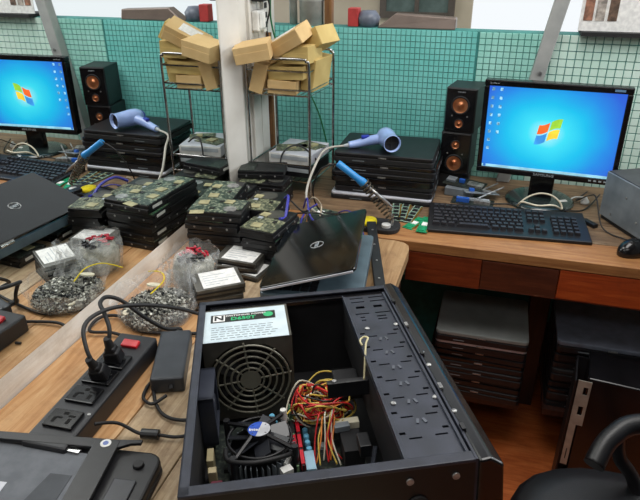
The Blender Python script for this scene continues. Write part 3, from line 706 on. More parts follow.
# silver 2.5 inch drives with white labels
def drive25(loc, rz, label, group, lbl=True):
    t = thing('laptop_drive', label, 'hard drive', loc, rz, group)
    part('casing', MB().b2((-0.05, -0.036, 0), (0.05, 0.036, 0.0088)), mat('drive_alu', (112, 110, 104), 0.4, 0.5, rgb2=(78, 77, 72), scale=30), t, bevel=0.0012)
    part('circuit_board', MB().b2((-0.0512, -0.0372, 0.0002), (0.046, 0.0372, 0.0030)), drive_blk, t)
    part('sticker', MB().b2((-0.034, -0.031, 0.0088), (0.042, 0.031, 0.0094)), white_paper, t, label='white printed label')
    mb = MB()
    for k in range(5): mb.b2((-0.028, -0.022+k*0.009, 0.0094), (-0.028+0.03+0.018*((k*7) % 3), -0.0205+k*0.009, 0.0096))
    part('print', mb, grey_lt, t)
    return t
d0 = drive25((0.214, 1.112, 0), R(32), 'lowest silver laptop drive of the near pile beside the bags', 'silver laptop drives')
d0.scale = (1.12, 1.20, 1.4)
for k, l in enumerate(('second silver laptop drive of the near pile beside the bags', 'third silver laptop drive of the near pile beside the bags', 'topmost white-labelled laptop drive of the near pile beside the bags')):
    dup(d0, (0.215+0.002*k, 1.114+0.003*(k % 2), 0.0135*(k+1)), R(33+2*k), l, 'silver laptop drives')
for k, (x, y, a, l) in enumerate(((0.232, 1.258, -10, 'lowest laptop drive of the far pile left of the glossy lid'), (0.214, 1.262, 4, 'middle laptop drive of the far pile left of the glossy lid'), (0.213, 1.268, -2, 'topmost white-labelled laptop drive of the far pile left of the glossy lid'))):
    dup(d0, (x, y, 0.0138*k), R(a), l, 'silver laptop drives')

# ------------------------------------------------------------------ glossy laptop with raised lid
A = Vector((0.302, 1.375, 0.082)); B = Vector((0.506, 1.406, 0.144)); Cc = Vector((0.551, 1.085, 0.146)); D = Vector((0.347, 1.053, 0.082))
gl = thing('open_laptop', 'glossy black laptop with half-raised lid and round DELL badge', 'laptop', matrix=frame(D, (B-A), (A-D)))
LW, LH = (B-A).length, (A-D).length
lidmat = mat('lid_gloss', (9, 11, 13), 0.12, rgb2=(18, 22, 24), scale=16, lo=0.45, hi=0.75)
part('lid', MB().prism(rrect(0, 0, LW, LH, 0.012), -0.008, 0), lidmat, gl, bevel=0.002)
part('lid_trim', MB().b2((0.004, -0.003, -0.007), (LW-0.006, 0.001, -0.003)), silver_paint, gl, label='silver edge trim')
badge = part('badge', MB().lathe([(0.0165, 0), (0.0165, 0.0010), (0.0145, 0.0010), (0.0145, 0)], (LW/2, LH/2, 0), 32, caps=False), steel, gl, smooth=True)
text_part('lettering', 'DELL', 0.012, grey_lt, badge, M4(RZ(R(90)), (LW/2, LH/2, 0.0004)), bold=0.0003)
Mi = gl.matrix_basis.inverted()
bs = part('base', MB().prism(rrect(0, 0, 0.222, LH, 0.012), -0.026, 0), mat('palmrest', (86, 104, 114), 0.4, rgb2=(70, 86, 96), scale=20), gl, bevel=0.002, label='blue-grey palm rest')
bs.matrix_basis = Mi @ frame(D+Vector((0, 0, -0.012)), (0.21, 0.028, -0.0), (A-D))
kb2 = MB()
for i in range(5):
    for j in range(14): kb2.b2((0.03+i*0.019, 0.02+j*0.021, 0.0), (0.046+i*0.019, 0.038+j*0.021, 0.002))
part('keys', kb2, black, bs)['kind'] = 'stuff'
for yy in (0.04, LH-0.04):
    part('hinge', MB().cyl((0.0, yy-0.02, -0.008), (0.0, yy+0.02, -0.008), 0.006, 10), chrome, gl)
for x, y, l in ((0.40, 1.16, 'black hard drive propping up the near end of the glossy laptop'), (0.40, 1.31, 'black hard drive propping up the far end of the glossy laptop')):
    hdd((x, y, 0.0), R(5), l, pcb_dark, None, 0)
    hdd((x, y, 0.0), R(5), l, pcb_dark, None, 0) if False else None
bk = thing('drive_rail', 'long black metal drive rail lying beside the glossy laptop', 'rail', matrix=frame((0.470, 1.565, 0.022), (0.103, -0.37, 0), (0.37, 0.103, 0)))
part('rail_body', MB().b2((0, 0.0, 0), (0.40, 0.026, 0.012)), black, bk, bevel=0.002)
for k in range(4):
    part('screw', MB().cyl((0.06+k*0.09, 0.013, 0.012), (0.06+k*0.09, 0.013, 0.0136), 0.0028, 8), steel, bk)
hdd((0.372, 1.56, 0.0), R(20), 'black drive caddy behind the glossy laptop lid', pcb_dark, None, 2)

# purple-blue data cables
pur = mat('purple_cable', (62, 62, 170), 0.4)
tag(part('blue_data_cable', MB().tube([(0.25, 1.50, 0.105), (0.27, 1.47, 0.125), (0.285, 1.42, 0.12), (0.29, 1.385, 0.10), (0.285, 1.36, 0.106)], 0.0042, 6), pur, smooth=True), 'blue-violet data cable arching over the stack left of the glossy laptop', 'cable')
tag(part('violet_data_cable', MB().tube([(0.25, 1.66, 0.01), (0.275, 1.62, 0.06), (0.30, 1.56, 0.04), (0.33, 1.52, 0.03), (0.345, 1.47, 0.06), (0.31, 1.45, 0.05), (0.29, 1.50, 0.02), (0.28, 1.58, 0.03), (0.31, 1.61, 0.05)], 0.003, 6), pur, smooth=True), 'tangled violet cable behind the glossy laptop lid', 'cable')
tag(part('violet_desk_cable', MB().tube([(0.36, 1.67, 0.004), (0.40, 1.63, 0.03), (0.44, 1.60, 0.02), (0.47, 1.53, 0.006)], 0.002, 6), pur, smooth=True), 'thin violet cable on the desk in front of the laptop stack', 'cable')
for k, (pts, l) in enumerate(([[(0.26, 1.52, 0.09), (0.30, 1.50, 0.07), (0.33, 1.46, 0.09), (0.32, 1.40, 0.06), (0.29, 1.36, 0.03), (0.27, 1.30, 0.006)], 'black cable falling beside the glossy laptop hinge'],
                               [[(0.24, 1.56, 0.03), (0.28, 1.53, 0.05), (0.335, 1.545, 0.05), (0.36, 1.50, 0.05), (0.33, 1.44, 0.03)], 'black cable knotted behind the drive stacks'],
                               [(lambda: [(0.285, 1.63, 0.01), (0.29, 1.60, 0.06), (0.31, 1.585, 0.08), (0.325, 1.60, 0.05), (0.33, 1.57, 0.03)])(), 'cream cable loop under the hair dryer cord'])):
    tag(part('loose_cable', MB().tube(pts, 0.0024, 6), rubber if k < 2 else mat('cream_cable', (206, 190, 166), 0.5), smooth=True), l, 'cable')
tag(part('screw_pile', MB().box((0.262, 1.215, 0.004), (0.012, 0.01, 0.008)).box((0.27, 1.23, 0.003), (0.008, 0.008, 0.006)), black), 'small black bits beside the far pile of laptop drives', 'bits')

# ------------------------------------------------------------------ plastic bags
def bag_mat(name, a):
    mt = bpy.data.materials.new(name); mt.use_nodes = True; nt = mt.node_tree
    b = nt.nodes['Principled BSDF']
    b.inputs['Base Color'].default_value = (0.86, 0.88, 0.88, 1); b.inputs['Roughness'].default_value = 0.18
    n = nt.nodes.new('ShaderNodeTexNoise'); n.inputs['Scale'].default_value = 26; n.inputs['Detail'].default_value = 5; n.inputs['Distortion'].default_value = 1.5
    tc = nt.nodes.new('ShaderNodeTexCoord'); nt.links.new(tc.outputs['Object'], n.inputs['Vector'])
    mr_ = nt.nodes.new('ShaderNodeMapRange'); mr_.inputs['From Min'].default_value = 0.35; mr_.inputs['From Max'].default_value = 0.7
    mr_.inputs['To Min'].default_value = a*0.5; mr_.inputs['To Max'].default_value = a*2.0
    nt.links.new(n.outputs['Fac'], mr_.inputs['Value']); nt.links.new(mr_.outputs[0], b.inputs['Alpha'])
    bp = nt.nodes.new('ShaderNodeBump'); bp.inputs['Strength'].default_value = 0.5; bp.inputs['Distance'].default_value = 0.004
    nt.links.new(n.outputs['Fac'], bp.inputs['Height']); nt.links.new(bp.outputs['Normal'], b.inputs['Normal'])
    return mt
film = bag_mat('clear_film', 0.20)
film2 = bag_mat('clear_film_thick', 0.17)
def bag_mesh(cx, cy, prof, sx, sy, amp, seed, n=40, rz=0.0):
    mb = MB(); rows = len(prof)
    for i, (r, z) in enumerate(prof):
        for k in range(n):
            a = 2*math.pi*k/n
            v = Vector((math.cos(a)*2.2, math.sin(a)*2.2, z*30+seed))
            d = noise.noise(v)*amp*(0.4+i/rows)+noise.noise(v*3)*amp*0.5
            x, y = (r*sx+d)*math.cos(a), (r*sy+d)*math.sin(a)
            mb.v.append((cx+x*math.cos(rz)-y*math.sin(rz), cy+x*math.sin(rz)+y*math.cos(rz), max(0.0006, z+(noise.noise(v*1.7+Vector((9, 2, 4)))*amp*0.9 if i > 1 else 0))))
    for i in range(rows-1):
        for k in range(n): mb.f.append((i*n+k, i*n+(k+1) % n, (i+1)*n+(k+1) % n, (i+1)*n+k))
    return mb
# screws bag
BX, BY = 0.118, 1.015
bg = thing('plastic_bag', 'open clear plastic bag heaped with small metal screws', 'bag', (BX, BY, 0))
part('bag_film', bag_mesh(0, 0, [(0.6, 0.001), (1.0, 0.002), (1.08, 0.015), (1.06, 0.03), (1.12, 0.046), (1.18, 0.058)], 0.078, 0.082, 0.012, 3), film2, bg, smooth=True)
part('crumpled_neck', bag_mesh(0.028, 0.062, [(1.1, 0.03), (0.9, 0.05), (0.75, 0.07), (0.8, 0.09), (0.9, 0.105)], 0.040, 0.030, 0.024, 8), film, bg, smooth=True)
sc = MB(); rr = random.Random(5)
for k in range(1500):
    a = rr.random()*2*math.pi; q = math.sqrt(rr.random())
    x, y = q*0.076*math.cos(a), q*0.082*math.sin(a); z = 0.014+0.026*(1-q*q)+rr.uniform(-0.003, 0.003)
    M_ = RZ(rr.random()*6.28) @ RX(rr.uniform(-1.3, 1.3)); p = Vector((x, y, z)); d = M_ @ Vector((0, 0.0042, 0))
    sc.tube([p-d, p+d], 0.0014, 4, smooth=False)
    h = M_ @ Vector((0, 0.0012, 0)); sc.tube([p+d, p+d+h], 0.0030, 6, smooth=False)
so = part('heap_of_screws', sc, mat('screw_metal', (188, 188, 178), 0.4, 0.3, rgb2=(104, 104, 98), scale=90), None); so.location = (BX, BY, 0)
tag(so, 'heap of small silver and dark screws in the open plastic bag', 'screws', kind='stuff')
# about one screw in four is black: a second material on the same heap
so.data.materials.append(chip_blk)
idx = []; nf = len(so.data.polygons); per = nf//1500
for f in range(nf): idx.append(1 if (f//per) % 7 in (0, 3) else 0)
so.data.polygons.foreach_set('material_index', idx)
part('heap_bottom', MB().lathe([(0.9, 0.002), (1.0, 0.012), (0.9, 0.022), (0.5, 0.033), (0.01, 0.038)], (0, 0, 0), 24, Matrix.Diagonal((0.074, 0.08, 1))), chip_blk, bg, smooth=True)
cream = mat('cream_disc', (226, 220, 196), 0.5)
tag(part('plastic_disc', MB().cyl((0.088, 1.055, 0.046), (0.088, 1.056, 0.049), 0.016, 20), cream), 'cream round disc lying on the far side of the screw heap', 'disc')
tag(part('plastic_disc', MB().cyl((0.070, 0.965, 0.022), (0.071, 0.965, 0.025), 0.009, 16), cream), 'small cream disc at the near rim of the screw bag, seen in the mirror', 'disc')
tag(part('yellow_string', MB().tube([(0.10, 1.02, 0.045), (0.105, 1.07, 0.052), (0.085, 1.10, 0.054), (0.06, 1.11, 0.05), (0.035, 1.12, 0.04)], 0.0014, 6), yellow, smooth=True), 'thin yellow string over the screw bag', 'string')
# second bag
B2X, B2Y = 0.176, 1.165
B2X, B2Y = 0.132, 1.165
b2 = thing('plastic_bag', 'round clear plastic bag with red and black bits, behind the screw bag', 'bag', (B2X, B2Y, 0))
part('bag_film', bag_mesh(0, 0, [(0.75, 0.001), (0.9, 0.003), (0.98, 0.03), (1.03, 0.06), (1.06, 0.08), (1.0, 0.09)], 0.056, 0.062, 0.010, 21), film2, b2, smooth=True)
part('inner_pouch', bag_mesh(-0.014, -0.012, [(1.0, 0.055), (0.9, 0.072), (0.5, 0.086), (0.05, 0.09)], 0.03, 0.028, 0.010, 31), film2, b2, smooth=True)
grey_fill = mat('bag_filling', (172, 170, 158), 0.7, rgb2=(104, 104, 92), scale=60)
part('filling', bag_mesh(0, 0, [(0.75, 0.003), (0.86, 0.02), (0.88, 0.05), (0.75, 0.066), (0.05, 0.07)], 0.054, 0.06, 0.006, 41), grey_fill, b2, smooth=True)
rb = MB(); bbk = MB()
for k in range(60):
    a = rr.random()*6.28; q = 0.040*math.sqrt(rr.random())
    (rb if math.sin(a) > -0.1 and k % 4 else bbk).box((q*math.cos(a), q*math.sin(a), 0.073+rr.uniform(0, 0.008)), (0.012, 0.0045, 0.004), RZ(rr.random()*3) @ RX(rr.uniform(-0.6, 0.6)))
tag(part('red_jumpers', rb, mat('red_bits', (196, 40, 62), 0.4)), 'red plastic bits inside the round clear bag', 'bits', kind='stuff').location = (B2X, B2Y, 0)
tag(part('black_jumpers', bbk, black), 'black plastic bits inside the round clear bag', 'bits', kind='stuff').location = (B2X, B2Y, 0)

# ------------------------------------------------------------------ power strip
psr = thing('power_strip', 'black power strip with red rocker switch and two plugs in', 'power strip', (0.164, 0.718, 0), R(3))
part('strip_body', MB().b2((-0.040, -0.150, 0), (0.040, 0.162, 0.040)), mat('strip_grey_black', (36, 37, 41), 0.45), psr, bevel=0.004)
part('switch', MB().box((0.002, 0.125, 0.0435), (0.034, 0.018, 0.008), RX(R(12))), red, psr, bevel=0.002, label='red rocker switch')
for k, y in enumerate((0.068, 0.021, -0.030, -0.092)):
    so_ = part('socket', MB().b2((-0.027, y-0.020, 0.040), (0.027, y+0.020, 0.046)), black_gloss, psr, bevel=0.0015)
    hl = MB()
    for (hx, hy, a, b) in ((0.0, 0.011, 0.009, 0.006), (-0.013, -0.006, 0.006, 0.012), (0.013, -0.006, 0.006, 0.012), (-0.006, 0.0, 0.010, 0.004), (0.013, 0.006, 0.012, 0.004)):
        hl.b2((hx-a/2, y+hy-b/2, 0.0458), (hx+a/2, y+hy+b/2, 0.0464))
    part('socket_holes', hl, mat('hole_black', (4, 4, 4), 0.9), so_)
part('screw', MB().cyl((0.033, -0.07, 0.040), (0.033, -0.07, 0.0412), 0.003, 8), steel, psr)
def plug(loc, rz, label, lean):
    t = thing('power_plug', label, 'plug', loc, rz); t.rotation_euler = (lean[0], lean[1], rz); t.scale = (1.15, 1.15, 1.1)
    part('plug_body', MB().box((0, 0, 0.012), (0.030, 0.024, 0.024), taper=0.82), black, t, bevel=0.004)
    part('strain_relief', MB().tube([(0, 0, 0.022), (0, 0.0, 0.036), (0, 0.0, 0.050)], 0.009, 10, taper=0.6), rubber, t, smooth=True)
    part('grip', MB().box((0, 0, 0.026), (0.020, 0.018, 0.012), taper=0.8), black, t, bevel=0.003)
    return t
plug((0.166, 0.740, 0.0465), R(9), 'nearer black plug in the power strip', (R(22), R(-8)))
plug((0.162, 0.788, 0.0465), R(9), 'farther black plug in the power strip, next to the red switch', (R(10), R(-4)))
tag(part('near_plug_cable', MB().tube([(0.166, 0.722, 0.092), (0.155, 0.728, 0.11), (0.134, 0.754, 0.130), (0.131, 0.785, 0.137), (0.147, 0.825, 0.135), (0.177, 0.87, 0.12), (0.209, 0.921, 0.09), (0.237, 0.971, 0.05), (0.28, 0.995, 0.02), (0.31, 0.93, 0.012)], 0.0040, 8), rubber, smooth=True),
    'black cable rising from the nearer plug and arching over the strip', 'cable')
tag(part('far_plug_cable', MB().tube([(0.163, 0.780, 0.095), (0.158, 0.793, 0.115), (0.134, 0.816, 0.128), (0.109, 0.841, 0.13), (0.103, 0.871, 0.125), (0.124, 0.887, 0.11), (0.155, 0.903, 0.07), (0.185, 0.928, 0.030), (0.205, 0.95, 0.018), (0.212, 0.945, 0.017)], 0.0042, 8), rubber, smooth=True),
    'black cable looping from the farther plug to the power adapter', 'cable')
tag(part('mirror_side_cable', MB().tube([(0.15, 0.868, 0.02), (0.13, 0.90, 0.006), (0.07, 0.91, 0.008), (0.02, 0.90, 0.01), (0.01, 0.95, 0.01), (0.05, 0.97, 0.008), (0.12, 0.935, 0.006), (0.24, 0.96, 0.006), (0.33, 0.99, 0.006), (0.40, 1.0, 0.004)], 0.0036, 8), rubber, smooth=True),
    'black cable lying on the table behind the power strip', 'cable')
tag(part('metal_bit', MB().cyl((0.098, 0.83, 0.003), (0.110, 0.828, 0.003), 0.003, 8), chip_blk), 'tiny black pin lying beside the power strip', 'bits')

# adapter
ad_ = thing('power_adapter', 'black laptop power adapter lying left of the opened computer', 'adapter', (0.243, 0.852, 0), R(22))
part('adapter_body', MB().b2((-0.031, -0.080, 0), (0.031, 0.078, 0.034)), mat('adapter_plastic', (44, 48, 54), 0.4, rgb2=(52, 56, 62), scale=30), ad_, bevel=0.005, seg=3)
part('strain_relief', MB().tube([(0.0, 0.073, 0.016), (0, 0.10, 0.016)], 0.008, 10, smooth=False, taper=0.6), rubber, ad_)
part('strain_relief', MB().tube([(0.006, -0.073, 0.016), (0.008, -0.088, 0.014)], 0.006, 10, smooth=False, taper=0.7), rubber, ad_)
part('status_lamp', MB().cyl((-0.018, -0.045, 0.032), (-0.018, -0.045, 0.0328), 0.0016, 8), white_plastic, ad_)
tag(part('adapter_cord', MB().tube([(0.283, 0.757, 0.014), (0.265, 0.735, 0.008), (0.238, 0.75, 0.006), (0.232, 0.79, 0.006), (0.27, 0.74, 0.005), (0.305, 0.715, 0.006), (0.345, 0.715, 0.008), (0.385, 0.74, 0.008), (0.37, 0.80, 0.008), (0.33, 0.86, 0.012)], 0.0032, 8), rubber, smooth=True),
    'thin black cord looped beside the power adapter', 'cord')
tag(part('coiled_cords', MB().tube([(0.31, 0.93, 0.01), (0.34, 0.88, 0.02), (0.325, 0.84, 0.01), (0.35, 0.80, 0.015), (0.335, 0.77, 0.008), (0.36, 0.74, 0.006)], 0.004, 8), rubber, smooth=True),
    'black cord squeezed between the adapter and the opened computer', 'cord')
dc = thing('charging_cable', 'black charging cable with thick ferrite bead crossing the table', 'cable', (0, 0, 0))
part('cord', MB().tube([(0.228, 0.628, 0.046), (0.25, 0.655, 0.03), (0.285, 0.662, 0.010), (0.32, 0.668, 0.010), (0.35, 0.675, 0.008), (0.385, 0.70, 0.008), (0.42, 0.74, 0.008), (0.44, 0.80, 0.008)], 0.0030, 8), rubber, dc, smooth=True)
part('ferrite_bead', MB().tube([(0.288, 0.662, 0.011), (0.318, 0.668, 0.011)], 0.0085, 12, smooth=False), black, dc, bevel=0.001)

# ------------------------------------------------------------------ upside-down laptop, lower left
ul = thing('upturned_laptop', 'laptop lying upside down at the near left corner of the table', 'laptop', matrix=frame((0.05, 0.345, 0.0), (0.325, 0.048, 0), (-0.048, 0.325, 0)))
part('lid', MB().prism(rrect(0, 0, 0.345, 0.225, 0.02), 0, 0.010), black, ul, bevel=0.002)
part('base', MB().prism(rrect(0, 0, 0.345, 0.225, 0.022), 0.0115, 0.028), black, ul, bevel=0.004)
part('bottom_cover', MB().prism([(0.012, 0.01), (0.262, 0.01), (0.262, 0.205), (0.012, 0.212)], 0.028, 0.0305), mat('cover_grey', (98, 102, 108), 0.75, rgb2=(110, 114, 120), scale=50, bump=0.2, bscale=900), ul, bevel=0.001)
part('hatch', MB().prism([(0.16, 0.02), (0.225, 0.02), (0.225, 0.16), (0.19, 0.16)], 0.0305, 0.0318), mat('hatch_grey', (76, 80, 86), 0.6), ul, bevel=0.0008)
part('battery', MB().b2((0.29, 0.04, 0.028), (0.325, 0.165, 0.0315)), mat('battery_grey', (52, 54, 60), 0.4), ul, bevel=0.003)
for x, y in ((0.045, 0.20), (0.315, 0.195)):
    part('rubber_foot', MB().cyl((x, y, 0.028), (x, y, 0.0335), 0.009, 16, 0.0075), rubber, ul, smooth=True)
part('rating_sticker', MB().b2((0.085, 0.085, 0.0306), (0.135, 0.135, 0.0312)), silver_paint, ul, label='silver sticker')
bz = thing('screen_surround', 'black L-shaped plastic surround laid over the upside-down laptop', 'surround', matrix=frame((0.05, 0.345, 0.0345), (0.325, 0.048, 0), (-0.048, 0.325, 0)))
part('long_arm', MB().prism([(-0.02, 0.220), (0.268, 0.232), (0.306, 0.237), (0.306, 0.229), (0.290, 0.226), (0.268, 0.212), (-0.02, 0.206)], 0, 0.006), black, bz, bevel=0.001)
part('short_arm', MB().prism([(0.232, 0.226), (0.272, 0.230), (0.284, 0.0), (0.244, 0.0)], 0.0005, 0.007), black, bz, bevel=0.001)
sk = part('round_sticker', MB().cyl((0.252, 0.220, 0.007), (0.252, 0.220, 0.0078), 0.0085, 20), white_paper, bz, label='round white and blue sticker')
part('sticker_mark', MB().cyl((0.252, 0.220, 0.0078), (0.252, 0.220, 0.0082), 0.0045, 16), mat('sticker_blue2', (110, 130, 190), 0.5), sk)
tag(part('foil_strip', MB().box((0.205, 0.578, 0.0335), (0.055, 0.008, 0.003), RZ(R(2))), chrome), 'thin silver foil strip beside the round sticker on the bezel', 'foil')

# ------------------------------------------------------------------ opened desktop computer
BLc = Vector((0.517, 0.407, 0.213)); Xc = Vector((0.911, 0.412, 0.025)); Yc = Vector((-0.408, 0.908, -0.095))
CM = frame(BLc, Xc, Yc)
pc = thing('desktop_computer', 'opened black tower computer lying on its side with parts exposed', 'computer', matrix=CM)
W_, L_, H_ = 0.364, 0.478, 0.168; fl = 0.015; cu = 0.335
part('rear_wall', MB().b2((0, 0, -H_), (0.002, L_, 0)).b2((0, 0, -0.003), (fl*0.8, L_, 0)), case_mat, pc)
part('near_wall', MB().b2((0, 0, -H_), (cu, 0.002, -0.004)), mat('side_black', (12, 11, 13), 0.5), pc)
part('near_rim', MB().b2((0, -0.0006, -0.005), (cu, fl, 0)), case_mat, pc, bevel=0.0012)
part('far_wall', MB().b2((0, L_-0.002, -H_), (cu, L_, 0)).b2((0, L_-0.012, -0.003), (cu, L_, 0)), case_mat, pc, bevel=0.0008)
part('channel', MB().b2((0.02, L_-0.024, -0.012), (0.335, L_-0.013, -0.006)), black_gloss, pc)
part('floor_plate', MB().b2((0, 0, -H_), (cu, L_, -H_+0.002)), case_in, pc)
part('front_panel', MB().prism([(0.338, -H_), (0.366, -H_+0.01), (0.372, -H_/2), (0.368, -0.010), (0.352, 0.002), (0.338, 0.0)], -0.004, L_+0.004, M=Matrix(((1, 0, 0), (0, 0, 1), (0, 1, 0)))), black_gloss, pc, bevel=0.003)
part('front_wall', MB().b2((cu, 0, -H_), (cu+0.003, L_, 0)), case_mat, pc)
for k in range(5):
    part('clip', MB().b2((0.3365, 0.05+k*0.088, -0.002), (0.3415, 0.062+k*0.088, 0.003)), steel if k % 2 else black, pc)
# drive cage plate with real slots
def plate(x0, y0, x1, y1, holes, z, th):
    xs = sorted({x0, x1, *[h[0] for h in holes], *[h[2] for h in holes]}); ys_ = sorted({y0, y1, *[h[1] for h in holes], *[h[3] for h in holes]})
    mb = MB()
    for i in range(len(xs)-1):
        for j in range(len(ys_)-1):
            cx, cy = (xs[i]+xs[i+1])/2, (ys_[j]+ys_[j+1])/2
            if any(h[0] < cx < h[2] and h[1] < cy < h[3] for h in holes): continue
            mb.add([(xs[i], ys_[j], z), (xs[i+1], ys_[j], z), (xs[i+1], ys_[j+1], z), (xs[i], ys_[j+1], z)], [(0, 1, 2, 3)])
    me = mb
    return me
hs = []
for k, y in enumerate((0.445, 0.430, 0.385, 0.372, 0.362)):
    w1 = 0.024 if k < 3 else 0.014
    hs += [(0.268+(0.006 if k >= 3 else 0), y-0.0018, 0.268+w1, y+0.0018), (0.302, y-0.0018, 0.302+w1+0.002, y+0.0018)]
hs += [(0.273, 0.405, 0.288, 0.413), (0.304, 0.405, 0.319, 0.413)]
for k in range(7):
    y = 0.305-k*0.042
    hs += [(0.262, y+0.010, 0.270, y+0.0145), (0.272, y, 0.288, y+0.003), (0.305, y+0.002, 0.321, y+0.005), (0.318, y+0.014, 0.326, y+0.0185)]
pl = plate(0.257, fl, 0.333, L_-0.024, hs, -0.006, 0.002)
o = part('drive_cage', pl, cage_mat, pc)
md = o.modifiers.new('weld', 'WELD'); md.merge_threshold = 0.00005
md = o.modifiers.new('solid', 'SOLIDIFY'); md.thickness = 0.0014; md.offset = -1
part('cage_rib', MB().b2((0.2555, fl, -0.012), (0.2575, L_-0.024, -0.002)).b2((0.2575, fl, -0.0062), (0.262, L_-0.024, -0.0045)).b2((0.329, fl, -0.006), (0.333, L_-0.024, -0.002)), cage_mat, pc, bevel=0.0005)
part('cage_side', MB().b2((0.257, 0.02, -0.10), (0.259, L_-0.03, -0.012)), case_in, pc)
for u, v in ((0.277, 0.332), (0.326, 0.336), (0.270, 0.127), (0.328, 0.130), (0.34, 0.20), (0.34, 0.235), (0.34, 0.09)):
    part('screw', MB().lathe([(0.0042, 0), (0.0042, 0.0015), (0.002, 0.0028)], (u, v, -0.006 if u < 0.335 else -0.001), 12), steel, pc, smooth=True)
dimple = mat('dimple', (110, 114, 124), 0.35, 0.5)
for k in range(6):
    for sx in (-1, 1):
        part('dimple', MB().box((0.2955+sx*0.0045, 0.085+k*0.042, -0.0056), (0.0035, 0.009, 0.0022), RZ(R(16*sx))), dimple, pc)
# power supply
px0, px1, py0, py1, pz = 0.010, 0.154, 0.338, 0.452, -0.006
psu_grey = mat('psu_steel', (84, 82, 74), 0.5, 0.3, rgb2=(66, 64, 58), scale=30)
ps_ = part('power_supply', MB().b2((px0, py0+0.028, pz-0.150), (px1, py1, pz)).b2((px0, py0, pz-0.012), (px1, py0+0.03, pz)).b2((px0, py0, pz-0.150), (px1, py0+0.03, pz-0.138)).b2((px0, py0, pz-0.14), (px0+0.006, py0+0.03, pz-0.01)).b2((px1-0.006, py0, pz-0.14), (px1, py0+0.03, pz-0.01)), psu_grey, pc)
fc = Vector(((px0+px1)/2, py0, pz-0.074))
# square face with a round hole
fp = MB(); n = 48; r0 = 0.068
for k in range(n):
    a = 2*math.pi*k/n; fp.v.append((fc.x+r0*math.cos(a), py0-0.0005, fc.z+r0*math.sin(a)))
for k in range(n):
    a = 2*math.pi*k/n; c_, s_ = math.cos(a), math.sin(a); q = 1/max(abs(c_)/((px1-px0)/2), abs(s_)/0.072)
    fp.v.append((fc.x+q*c_, py0-0.0005, fc.z+q*s_))
for k in range(n): fp.f.append((k, (k+1) % n, n+(k+1) % n, n+k))
part('fan_plate', fp, psu_grey, ps_)
gr = MB()
for r_ in (0.022, 0.032, 0.043, 0.054, 0.064):
    gr.tube([(fc.x+r_*math.cos(2*math.pi*k/36), py0-0.003, fc.z+r_*math.sin(2*math.pi*k/36)) for k in range(36)], 0.0019, 6, closed=True, smooth=False)
for k in range(8):
    a = 2*math.pi*k/8+0.1
    gr.tube([(fc.x+0.014*math.cos(a), py0-0.003, fc.z+0.014*math.sin(a)), (fc.x+0.068*math.cos(a), py0-0.0025, fc.z+0.069*math.sin(a))], 0.0018, 6, smooth=False)
gr.cyl((fc.x, py0-0.002, fc.z), (fc.x, py0-0.0045, fc.z), 0.017, 24)
part('fan_grille', gr, mat('grille_wire', (128, 126, 112), 0.45, 0.3), ps_, smooth=False)
fb = MB().cyl((fc.x, py0+0.004, fc.z), (fc.x, py0+0.02, fc.z), 0.020, 20)
for k in range(7):
    a = 2*math.pi*k/7
    fb.box((fc.x+0.039*math.cos(a), py0+0.013, fc.z+0.039*math.sin(a)), (0.038, 0.002, 0.026), RY(-a) @ RX(R(32)))
part('fan_blades', fb, black, ps_)
ls = part('rating_label', MB().b2((px0+0.002, py0-0.001, pz), (px1-0.004, py1-0.006, pz+0.0008)), mat('label_pale', (206, 220, 226), 0.5, rgb2=(190, 206, 214), scale=30), ps_, label='pale blue-white rating label')
part('label_band', MB().b2((px0+0.012, py1-0.050, pz+0.0008), (px1-0.022, py1-0.022, pz+0.0012)), mat('band_black', (16, 22, 20), 0.4), pc)
part('label_mark', MB().b2((px0+0.016, py1-0.047, pz+0.0012), (px0+0.036, py1-0.025, pz+0.0015)), white_paper, pc)
text_part('label_letter', 'N', 0.022, black, pc, M4(RZ(0), (px0+0.026, py1-0.036, pz+0.0016)), bold=0.0008)
text_part('label_title', 'SWITCHING POWER', 0.0075, white_paper, pc, M4(RZ(0), (px0+0.072, py1-0.029, pz+0.0014)), bold=0.0001)
text_part('label_model', 'D650T', 0.015, mat('label_green', (40, 190, 120), 0.4), pc, M4(RZ(0), (px0+0.067, py1-0.041, pz+0.0014)), bold=0.0005)
part('label_oval', MB().cyl((px1-0.034, py1-0.035, pz+0.0012), (px1-0.034, py1-0.035, pz+0.0016), 0.0085, 20), mat('oval_green', (60, 200, 130), 0.4), pc)
lt = MB()
rr2 = random.Random(3)
for r_ in range(6):
    x = px0+0.014
    while x < px1-0.03:
        w1 = rr2.uniform(0.004, 0.012); lt.b2((x, py0+0.008+r_*0.0075, pz+0.0008), (x+w1, py0+0.0095+r_*0.0075, pz+0.0011)); x += w1+0.003
q_ = part('fine_print', lt, mat('print_grey', (130, 142, 150), 0.6), pc); q_['kind'] = 'stuff'
# rear fan
part('rear_fan', MB().b2((0.004, 0.242, -0.13), (0.027, 0.249, -0.045)).b2((0.004, 0.322, -0.13), (0.027, 0.329, -0.045)).b2((0.004, 0.242, -0.052), (0.027, 0.329, -0.045)).b2((0.004, 0.242, -0.13), (0.027, 0.329, -0.123)).cyl((0.006, 0.285, -0.088), (0.025, 0.285, -0.088), 0.019, 20), mat('fan_grey', (52, 56, 68), 0.4), pc, bevel=0.001)
part('inner_rear_wall', MB().b2((0.002, 0.0, -H_+0.002), (0.003, L_, -0.003)).b2((0.003, L_-0.004, -H_+0.002), (cu, L_-0.003, -0.012)), case_in, pc)
